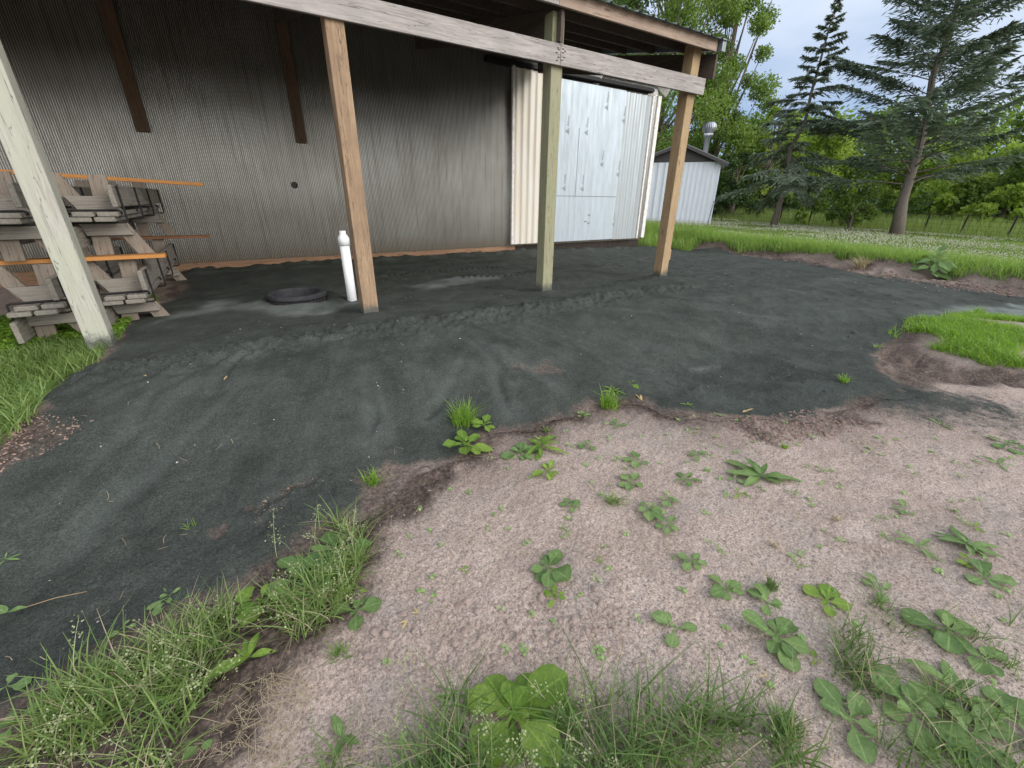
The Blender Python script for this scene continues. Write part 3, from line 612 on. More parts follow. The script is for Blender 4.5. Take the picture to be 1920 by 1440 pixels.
# ------------------------------------------------------------------ stacked benches
M_BW = wood('grey_bench_wood', (0.33, 0.305, 0.265), (0.145, 0.128, 0.105), 'y')
M_BX = wood('grey_trestle_wood', (0.36, 0.33, 0.285), (0.16, 0.14, 0.115), 'x')
M_BZ = wood('grey_leg_wood', (0.33, 0.28, 0.23), (0.16, 0.125, 0.095), 'z')
LEN = 3.1; SH = 0.36
def make_bench(mir=1):
    """upright bench, origin on the ground at the middle of its near end; backrest on the +x side; runs along +y"""
    t = empty('bench')
    for s in (-1, 1):
        b = MB(); b.box(s*0.085-0.076, s*0.085+0.076, random.uniform(-.02, .02), LEN, SH-0.042, SH); b.build('seat_plank', M_BW, t, 0.009)
    b = MB(); b.box(0.175, 0.217, -0.05, LEN-0.05, SH+0.085, SH+0.275); b.build('backrest', M_BW, t, 0.008)
    for y in (0.22, LEN-0.35):
        b = MB(); b.hexa([(-0.13, y, SH-0.175), (0.22, y, SH-0.175), (0.22, y+0.042, SH-0.175), (-0.13, y+0.042, SH-0.175), (-0.165, y, SH-0.044), (0.15, y, SH-0.044), (0.15, y+0.042, SH-0.044), (-0.165, y+0.042, SH-0.044)])
        b.build('stretcher', M_BX, t, 0.004)
        b = MB(); b.hexa([(-0.125, y+0.043, 0), (0.01, y+0.043, 0), (0.01, y+0.085, 0), (-0.125, y+0.085, 0), (-0.105, y+0.043, SH-0.05), (0.03, y+0.043, SH-0.05), (0.03, y+0.085, SH-0.05), (-0.105, y+0.085, SH-0.05)]); b.build('leg', M_BZ, t, 0.004)
        b = MB(); b.hexa([(0.20, y+0.043, 0), (0.335, y+0.043, 0), (0.335, y+0.085, 0), (0.20, y+0.085, 0), (0.05, y+0.043, SH-0.05), (0.185, y+0.043, SH-0.05), (0.185, y+0.085, SH-0.05), (0.05, y+0.085, SH-0.05)]); b.build('leg', M_BZ, t, 0.004)
    for y in (0.10, 1.05, 1.95, LEN-0.12):
        b = MB(); r = 0.009
        b.tube([(-0.175, y, SH-0.02), (-0.175, y, SH-0.045), (-0.15, y, SH-0.053), (0.20, y, SH-0.053), (0.226, y, SH-0.045), (0.229, y, SH-0.02), (0.229, y, SH+0.27)], r, 8); b.build('iron_bar', M_BLACK, t)
    return t
def copy_tree(o, parent=None):
    c = o.copy(); COL.objects.link(c); c.parent = parent
    for ch in o.children: copy_tree(ch, c)
    return c
proto = make_bench(); first = True
lv = ['at the bottom', 'second from the bottom', 'second from the top', 'on top']
BZ0 = -1.31
for si, (bx, by, nm) in enumerate(((-1.075, 5.56, 'stack by the wall hole side, right of the grey post'), (-1.66, 5.36, 'left stack behind the grey post'))):
    z = BZ0
    for k in range(4):
        o = proto if first else copy_tree(proto); first = False
        inv = k % 2 == 1
        o.location = (bx+random.uniform(-.012, .012)+(0.03 if inv else 0), by+random.uniform(-.04, .05), z+(SH if inv else 0)); o.rotation_euler = (0, math.pi if inv else 0, random.uniform(-.006, .006))
        z += SH+(0.04 if k == 1 else 0.002)
        tag(o, ('upside down' if inv else 'upright')+' weathered plank bench '+lv[k]+(' in the right stack' if si == 0 else ' in the left stack'), 'bench', 'weathered benches stacked by the barn wall')
M_OR = wood('orange_board', (0.58, 0.27, 0.085), (0.40, 0.165, 0.05), 'x', (0.50, 0.24, 0.08), crack=False)
M_RU = wood('rusty_red_board', (0.36, 0.17, 0.085), (0.20, 0.085, 0.045), 'x', crack=False)
zb = BZ0+2*SH+0.004
def board(a, b_, w, h, m, label):
    b = MB(); a = np.array(a); b_ = np.array(b_); c = (a+b_)/2; b.bar(a-c, b_-c, w, h); o = b.build('board', m, bevel=0.003); o.location = c; return tag(o, label, 'board', 'boards laid between and on the benches')
board((-2.7, 5.76, zb+0.018), (-0.66, 5.76, zb+0.018), 0.15, 0.034, M_OR, 'orange board lying across the front of the stacks at mid height')
board((-2.4, 8.36, zb+0.018), (-0.34, 8.30, zb+0.018), 0.14, 0.034, M_RU, 'rust red board sticking out at the far end of the stacks')
A = on_y(-40, 319, 6.55); B = on_y(380, 346, 7.10)
board(A, B, 0.05, 0.038, M_OR, 'long orange strip lying across the top of the stacks')
#--MORE--
# ------------------------------------------------------------------ grass
M_GR = leafm('grass_blade', (0.070, 0.140, 0.036), (0.265, 0.355, 0.115), 0.35, 0.5)
M_GRB = leafm('bright_grass', (0.105, 0.21, 0.022), (0.26, 0.41, 0.060), 0.4, 0.5)
M_GRD = leafm('dark_lawn_grass', (0.055, 0.110, 0.030), (0.165, 0.245, 0.075), 0.3, 0.55)
M_LAWN = leafm('lawn_blade', (0.120, 0.215, 0.040), (0.300, 0.420, 0.115), 0.35, 0.55)
M_STRAW = leafm('dry_grass', (0.29, 0.22, 0.145), (0.46, 0.39, 0.27), 0.2, 0.7)
M_MEADOW = leafm('tall_meadow_grass', (0.090, 0.165, 0.035), (0.270, 0.330, 0.110), 0.3, 0.6)
def blades(base, h, w, lean, seg=3, r=rng, droop=1.0):
    """arched tapering grass blades; base (N,3), h and w (N,), lean (N,) in metres of sideways travel per height"""
    N = len(base); az = r.uniform(0, 2*math.pi, N); d = np.stack([np.cos(az), np.sin(az), 0*az], 1)
    tw = az+math.pi/2+r.normal(0, 0.5, N); side = np.stack([np.cos(tw), np.sin(tw), 0*tw], 1)
    V = np.zeros((N, seg+1, 2, 3))
    for k in range(seg+1):
        t = k/seg; up = h*(t-0.25*droop*np.clip(lean, 0, 1.3)*t*t); out_ = h*lean*t**1.7
        c = base+d*out_[:, None]; c[:, 2] += up
        wid = w*(1-t)**0.7*0.5+0.0004 if k else w*0.40
        V[:, k, 0] = c-side*wid[:, None]; V[:, k, 1] = c+side*wid[:, None]
    i = (np.arange(N)*(seg+1)*2)[:, None]; Q = np.concatenate([np.stack([i[:, 0]+2*k, i[:, 0]+2*k+1, i[:, 0]+2*k+3, i[:, 0]+2*k+2], 1) for k in range(seg)])
    return V.reshape(-1, 3), Q, np.repeat(r.uniform(0, 1, N), (seg+1)*2)
def merge(parts):
    V = []; Q = []; A = []; n = 0
    for v, q, a in parts: V.append(v); Q.append(q+n); A.append(a); n += len(v)
    return np.vstack(V), np.vstack(Q), np.concatenate(A)
def scatter(P, dens, r=rng, clump=0.0, seed=0):
    x0, y0 = P.min(0); x1, y1 = P.max(0); N = int((x1-x0)*(y1-y0)*dens)
    x = r.uniform(x0, x1, N); y = r.uniform(y0, y1, N); k = inside(P, x, y)
    if clump: k &= (fbm(x*clump, y*clump, seed, 3) > -0.05+r.uniform(-.35, .35, N))
    x, y = x[k], y[k]; return np.stack([x, y, Zg(x, y)-0.004], 1) if len(x) else np.zeros((0, 3))
def grass_obj(name, parts, mat, label, group=None):
    V, Q, A = merge(parts); o = quads(name, V, Q, mat, attr={'v': A}); return tag(o, label, 'grass', group, 'stuff')
def U(n, a, b): return rng.uniform(a, b, n)
# left patch by the stacked benches: low bright creeping weed and grass
MAT_P = gpoly([(-300, 640), (-60, 600), (60, 600), (140, 590), (225, 566), (290, 552), (300, 572), (262, 590), (238, 618), (214, 640), (120, 640), (60, 650), (0, 668)])
p1 = scatter(LEFTG, 2600); n = len(p1)
far_k = (p1[:, 1] < 9) & (~inside(MAT_P, p1[:, 0], p1[:, 1]) | (rng.uniform(0, 1, len(p1)) < .06)); p1 = p1[far_k]; n = len(p1)
near1 = sm((5.6-p1[:, 1])/1.5)
q1 = blades(p1, U(n, .05, .10)+near1*U(n, 0, .12), U(n, .006, .012), U(n, .3, 1.2), 3)
def leaflets(base, hmax, size, r=rng):
    N = len(base); c = base.copy(); c[:, 2] += r.uniform(0.01, hmax, N); az = r.uniform(0, 6.283, N); el = r.uniform(-.2, .7, N)
    u = np.stack([np.cos(az)*np.cos(el), np.sin(az)*np.cos(el), np.sin(el)], 1)*size[:, None]; s = np.stack([-np.sin(az), np.cos(az), r.uniform(-.3, .3, N)], 1)*size[:, None]*0.42
    V = np.stack([c-u*0.5, c+s, c+u*0.5, c-s], 1).reshape(-1, 3); return V, np.arange(N*4).reshape(-1, 4), np.repeat(r.uniform(0, 1, N), 4)
b1 = scatter(MAT_P, 6500); l1 = leaflets(b1, 0.06, U(len(b1), .018, .036))
grass_obj('grass_patch', [q1], M_GR, 'long pale grass at the left edge of the sand')
V, Q, A = l1; tag(quads('ground_cover', V, Q, M_GRB, attr={'v': A}), 'bright green low creeping weeds in front of the stacked benches', 'ground cover', None, 'stuff')
# foreground strips
STRIP1 = gpoly([(40, 1440), (60, 1350), (140, 1290), (230, 1230), (330, 1200), (400, 1160), (450, 1110), (510, 1060), (560, 1025), (620, 985), (680, 1000), (690, 1050), (665, 1110), (650, 1160), (590, 1220), (520, 1250), (440, 1280), (400, 1310), (330, 1440), (200, 1600)])
pb = scatter(STRIP1, 6500, clump=4, seed=5); n = len(pb)
qa = blades(pb, U(n, .06, .19), U(n, .0035, .0075), U(n, .3, 1.4), 4)
STRIP2 = gpoly([(600, 1440), (640, 1370), (700, 1320), (770, 1285), (850, 1300), (940, 1345), (1060, 1330), (1150, 1300), (1230, 1330), (1300, 1345), (1380, 1340), (1450, 1370), (1520, 1440), (1500, 1640), (640, 1640)])
pc = scatter(STRIP2, 7500, clump=5, seed=11); PLT = gp(965, 1350); pc = pc[np.hypot(pc[:, 0]-PLT[0], pc[:, 1]-PLT[1]) > .13]; n = len(pc)
qb = blades(pc, U(n, .07, .20), U(n, .0032, .0072), U(n, .3, 1.5), 4)
STRIP3 = gpoly([(1560, 1230), (1580, 1160), (1620, 1130), (1680, 1130), (1700, 1180), (1705, 1240), (1690, 1270), (1640, 1330), (1580, 1310), (1555, 1270)])
pd_ = scatter(STRIP3, 6500, clump=8, seed=13); n = len(pd_); qc = blades(pd_, U(n, .05, .14), U(n, .0028, .0055), U(n, .3, 1.5), 4)
STRIP4 = gpoly([(1720, 1180), (1760, 1150), (1830, 1180), (1880, 1240), (1920, 1260), (2000, 1300), (1960, 1300), (1880, 1280), (1800, 1250), (1740, 1220)])
pe = scatter(STRIP4, 4000, clump=8, seed=17); n = len(pe); qd = blades(pe, U(n, .04, .12), U(n, .0028, .0055), U(n, .3, 1.5), 4)
STRIP5 = gpoly([(1870, 1180), (1930, 1140), (2050, 1170), (2050, 1260), (1900, 1230)]); pf = scatter(STRIP5, 3500, clump=8, seed=19); n = len(pf); qe = blades(pf, U(n, .04, .13), U(n, .003, .006), U(n, .3, 1.3), 4)
STRIP6 = gpoly([(1600, 1330), (1750, 1290), (1860, 1330), (1960, 1400), (1960, 1500), (1700, 1480)]); pg = scatter(STRIP6, 5500, clump=8, seed=23); n = len(pg); qf = blades(pg, U(n, .05, .15), U(n, .003, .006), U(n, .4, 1.4), 4)
grass_obj('foreground_grass', [qa], M_GR, 'thick grass growing along the front edge of the dark sand')
grass_obj('foreground_grass', [qb], M_GRD, 'dark grass along the bottom edge of the photo')
grass_obj('foreground_grass', [qc, qd, qe, qf], M_GRD, 'grass scattered on the bare dirt at lower right')
pz_ = np.vstack([pb[::7], pc[::8], pd_[::8], pg[::8]]); n = len(pz_)
grass_obj('dry_grass', [blades(pz_, U(n, .06, .19), U(n, .002, .0045), U(n, .4, 1.7), 4)], M_STRAW, 'dry yellowed blades mixed in the foreground grass')
# seed heads
def seedheads(P, k, hmin, hmax, seed):
    r = np.random.default_rng(seed); parts = []; x0 = scatter(P, 400, r)
    x0 = x0[r.permutation(len(x0))[:k]]; n = len(x0); h = r.uniform(hmin, hmax, n)
    parts.append(blades(x0, h, np.full(n, .0022), r.uniform(.3, .9, n), 5, np.random.default_rng(seed+1)))
    v = parts[0][0].reshape(n, 6, 2, 3).mean(2)
    for i in range(n):
        t = r.uniform(3.0, 5.0, 26); a = v[i][np.minimum(t.astype(int), 4)]; b_ = v[i][np.minimum(t.astype(int)+1, 5)]
        c = a+(b_-a)*(t % 1)[:, None]+r.normal(0, .011, (26, 3))*(5.4-t)[:, None]; parts.append(leaflets(c-np.array([0, 0, .01]), .012, r.uniform(.005, .010, 26), r))
    return parts
M_SEED = leafm('grass_seed_head', (0.20, 0.25, 0.11), (0.42, 0.44, 0.25), 0.2, 0.7)
grass_obj('seeding_grass', seedheads(STRIP1, 55, .12, .24, 3)+seedheads(STRIP2, 30, .08, .17, 4), M_SEED, 'pale grass seed heads rising from the foreground grass')
# grass mound on the right, bank edge fringe, lawn with clover, meadow beyond the fence
MOUND = gpoly([(1665, 628), (1700, 604), (1760, 596), (1830, 590), (1930, 606), (2150, 640), (2200, 720), (1930, 694), (1850, 688), (1790, 668), (1740, 655), (1690, 645)])
pm = scatter(MOUND, 5200, clump=2.0, seed=2); n = len(pm)
rgt = sm((pm[:, 0]*0.0+0.9-pm[:, 1])/0.6)
grass_obj('grass_mound', [blades(pm, U(n, .05, .13)+rgt*U(n, 0, .10), U(n, .006, .011), U(n, .4, 1.4), 3)], M_GRB, 'bright green mound of grass at the right edge of the sand')
def region(x0, x1, y0, y1, N, f=None):
    x = rng.uniform(x0, x1, N); y = rng.uniform(y0, y1, N)
    if f is not None: k = f(x, y); x, y = x[k], y[k]
    return np.stack([x, y, Zs(x, y)-0.01], 1)
edge = lambda x, y: x > 12.15+0.25*np.sin(y*1.3)+0.12*np.sin(y*3.1)+0.25*vn(x*2, y*2, 3)
fr = region(12.0, 13.4, -4.5, 9.3, 26000, edge); n = len(fr)
ln = region(13.0, 27.5, -12, 34, 120000, lambda x, y: (y < 9.3) | (x > 11.5)); n2 = len(ln)
cn = region(10.7, 12.8, 8.3, 12.0, 6000, lambda x, y: (y > 9.1) | (x > 11.35)); n3 = len(cn)
grass_obj('lawn_grass', [blades(fr, U(n, .14, .36), U(n, .010, .020), U(n, .2, .9), 3), blades(ln, U(n2, .05, .11), U(n2, .012, .026), U(n2, .2, 1.0), 1), blades(cn, U(n3, .15, .55), U(n3, .010, .020), U(n3, .2, .7), 3)], M_LAWN, 'green lawn running from the dirt bank to the wire fence')
cl = region(13.2, 26.5, -10, 22, 30000, lambda x, y: (fbm(x*0.5, y*0.35, 77, 3)+0.25*vn(x*2.1, y*2.1, 3) > -0.02) & ((y < 9.3) | (x > 12.5))); n = len(cl)
def blobs(c, r):
    o = np.array([(1, 0, 0), (-1, 0, 0), (0, 1, 0), (0, -1, 0), (0, 0, 1), (0, 0, -1)], float); V = (c[:, None]+o[None]*r[:, None, None]).reshape(-1, 3)
    f = np.array([(0, 2, 4, 4), (2, 1, 4, 4), (1, 3, 4, 4), (3, 0, 4, 4), (2, 0, 5, 5), (1, 2, 5, 5), (3, 1, 5, 5), (0, 3, 5, 5)])[:, [0, 1, 2]]
    q = np.array([(0, 2, 1, 3)]); Q = (np.arange(len(c))[:, None, None]*6+np.array([(0, 4, 1, 5), (2, 4, 3, 5), (0, 2, 1, 3)])[None]).reshape(-1, 4); return V, Q
cl[:, 2] += U(n, .10, .17); V, Q = blobs(cl, U(n, .011, .019)); M_CLO = plain('white_clover_heads', (0.80, 0.80, 0.70), 0.8, 0, 0.2)
tag(quads('clover_flowers', V, Q, M_CLO), 'white clover flowers dotted over the lawn', 'flowers', None, 'stuff')
FX = 26.8
md = region(27.0, 40, -16, 40, 60000); n = len(md)
ew = region(25.6, 27.2, -14, 24, 9000); n2 = len(ew)
grass_obj('meadow_grass', [blades(md, U(n, .5, 1.0), U(n, .015, .035), U(n, .1, .5), 2), blades(ew, U(n2, .2, .55), U(n2, .012, .025), U(n2, .1, .6), 2)], M_MEADOW, 'tall seeding meadow grass along and beyond the wire fence')
# tufts, one object each
def tuft(px, py, wpx, label, mat=M_GR, h=None, n=70, seed=0, lean=(.25, 1.2)):
    P = gp(px, py); d = float(P@FW); R = wpx*d/F*0.46; r = np.random.default_rng(seed+int(px*7+py)); h = h or R*0.9
    th = r.uniform(0, 6.283, n); q = R*0.42*np.sqrt(r.uniform(0, 1, n)); x = P[0]+q*np.cos(th); y = P[1]+q*np.sin(th)
    base = np.stack([x, y, Zg(x, y)-.004], 1)-np.array([P[0], P[1], P[2]])
    V, Q, A = blades(base, r.uniform(.5, 1.15, n)*h, r.uniform(.003, .0065, n)*max(1, d/2.6), r.uniform(*lean, n), 4, r)
    o = quads('grass_tuft', V, Q, mat, attr={'v': A}); o.location = P; return tag(o, label, 'grass tuft', 'grass tufts in the yard')
tuft(868, 790, 110, 'lush round grass tuft standing alone in the edge of the dark sand', M_GRB, n=170)
tuft(700, 908, 72, 'small spiky grass tuft at the corner where sand meets dirt', M_GRB, n=70)
tuft(1142, 762, 84, 'spreading low grass tuft on the sand edge below the greenish post', M_GRB, n=120)
tuft(1026, 808, 38, 'thin sparse grass tuft just above the leafy pointed weed', n=26)
tuft(1578, 724, 44, 'yellowish short grass tuft on the sand at the right', M_GRB, n=50)
tuft(1470, 840, 26, 'tiny round grass tuft below the crumbled reddish clods', M_GRB, n=34)
tuft(1643, 652, 36, 'thin grass tuft left of the bright green mound', n=30)
tuft(362, 988, 46, 'thin tuft growing alone out of the dark sand at lower left', n=22)
tuft(1150, 942, 60, 'flat ragged grass tuft among the small weeds on pale dirt', n=60, lean=(.7, 1.6))
tuft(1445, 1102, 52, 'dark upright grass tuft on the pale dirt above the plantain clump', M_GRD, n=70)
tuft(1470, 1372, 105, 'big dark grass tuft on bottom dirt left of the broad plantains', M_GRD, n=170)
tuft(1565, 975, 36, 'faint dried grass tuft on the pale dirt at right', M_STRAW, n=20)
tuft(1450, 1022, 36, 'bent straw coloured tuft on the pale dirt', M_STRAW, n=16, lean=(.7, 1.6))
tuft(640, 1230, 70, 'grey green thin tuft on the pale dirt beside the thick grass strip', n=40)
tuft(1832, 590, 26, 'light tuft at the far edge of the pale sand by the green mound', M_GRB, n=40, h=.14)
tuft(1615, 495, 50, 'clump of dry yellow straw hanging on the dirt bank', M_STRAW, n=110, h=.32, lean=(.5, 1.6))
tuft(803, 470, 26, 'small green tuft at the foot of the corrugated wall', M_GRB, n=40, h=.12)
# ------------------------------------------------------------------ broad leaved weeds, one object each
def leafgrid(Lf, Wf, kind, r, seg=6, el=None):
    """one leaf along +x with a folded midrib; returns verts (seg+1,3 across) and rib distance"""
    t = np.linspace(0, 1, seg+1)
    if kind == 'plantain': wv = np.where(t < .28, .10, np.sin(np.clip((t-.25)/.75, 0, 1)*math.pi)**.62)
    elif kind == 'lance': wv = np.sin(np.clip(t*.97+.03, 0, 1)*math.pi)**.9*.55
    elif kind == 'dock': wv = np.sin(np.clip(t, 0, 1)**.8*math.pi)**.75*.8
    else: wv = np.where(t < .35, .12, np.sin(np.clip((t-.3)/.7, 0, 1)*math.pi)**.5)
    wv = np.maximum(wv, .03); wv[-1] = 0.02
    el0 = r.uniform(.08, .55) if el is None else el; curl = r.uniform(.5, 1.3); x = [0.]; z = [0.]
    for k in range(seg):
        a = el0-curl*t[k]; x.append(x[-1]+math.cos(a)*Lf/seg); z.append(z[-1]+math.sin(a)*Lf/seg)
    x = np.array(x); z = np.array(z); wav = r.uniform(.05, .14)*Wf*np.sin(t*r.uniform(9, 15)+r.uniform(0, 6))
    tw = r.uniform(-.25, .25)
    rows = []
    for c, lift in ((-1, .20), (-.5, .02), (0, -.05), (.5, .02), (1, .20)):
        rows.append(np.stack([x+abs(c)*0.02*Lf, c*wv*Wf/2, z+lift*wv*Wf/2+abs(c)*wav*(1 if c > 0 else -1)*wv+c*tw*wv*Wf/2], 1))
    return np.stack(rows, 1), np.array([1, .5, 0, .5, 1.])
M_LEAF = leafm('weed_leaf', (0.082, 0.150, 0.050), (0.175, 0.260, 0.090), 0.22, 0.62, 0.22, True)
M_LEAFP = leafm('pale_weed_leaf', (0.105, 0.185, 0.065), (0.20, 0.285, 0.110), 0.25, 0.62, 0.22, True)
M_LEAFB = leafm('bright_weed_leaf', (0.095, 0.185, 0.028), (0.21, 0.31, 0.060), 0.28, 0.62, 0.22, True)
def rosette(px, py, wpx, kind, n, label, mat=None, seed=0, spread=6.283, az0=None, asp=None, name='weed', lift=0.0):
    P = gp(px, py); d = float(P@FW); R = wpx*d/F*(0.60 if wpx < 125 else 0.50); r = np.random.default_rng(seed+int(px*13+py*3)); mat = mat or M_LEAF
    seg = 7 if wpx > 60 else 4; V = []; Q = []; A = []; B = []; c = 0
    asp = asp or {'plantain': .56, 'lance': .32, 'dock': .36}.get(kind, .40 if n > 8 else .5)
    a0 = r.uniform(0, 6.28) if az0 is None else az0
    for i in range(n):
        young = i >= n*0.66 and n > 4; Lf = R*(r.uniform(.28, .55) if young else r.uniform(.62, 1.15)); g, rb = leafgrid(Lf, Lf*asp*r.uniform(.85, 1.3), kind, r, seg, r.uniform(.6, 1.1) if young else None); az = a0+spread*((i*0.618) % 1.0)+r.uniform(-.3, .3)
        ca, sa = math.cos(az), math.sin(az); pv = g.reshape(-1, 3); pv = np.stack([pv[:, 0]*ca-pv[:, 1]*sa, pv[:, 0]*sa+pv[:, 1]*ca, pv[:, 2]+.002+lift*i/n*R], 1)
        h = Zs(P[0]+pv[:, 0], P[1]+pv[:, 1])-float(Zs(P[0], P[1])); pv[:, 2] = np.maximum(pv[:, 2], 0.010+0.002*i)+h
        V.append(pv); k = np.arange(seg)[:, None]*5+np.arange(4)[None]+c; Q.append(np.stack([k, k+1, k+6, k+5], -1).reshape(-1, 4)); A.append(np.full(len(pv), r.uniform(0, 1))); B.append(np.tile(rb, seg+1)); c += len(pv)
    P = P.copy(); P[2] = float(Zs(P[0], P[1]))
    o = quads(name, np.vstack(V), np.vstack(Q), mat, smooth=True, attr={'v': np.concatenate(A), 'rib': np.concatenate(B)}); o.location = P
    return tag(o, label, 'weed', 'weeds scattered over the yard')
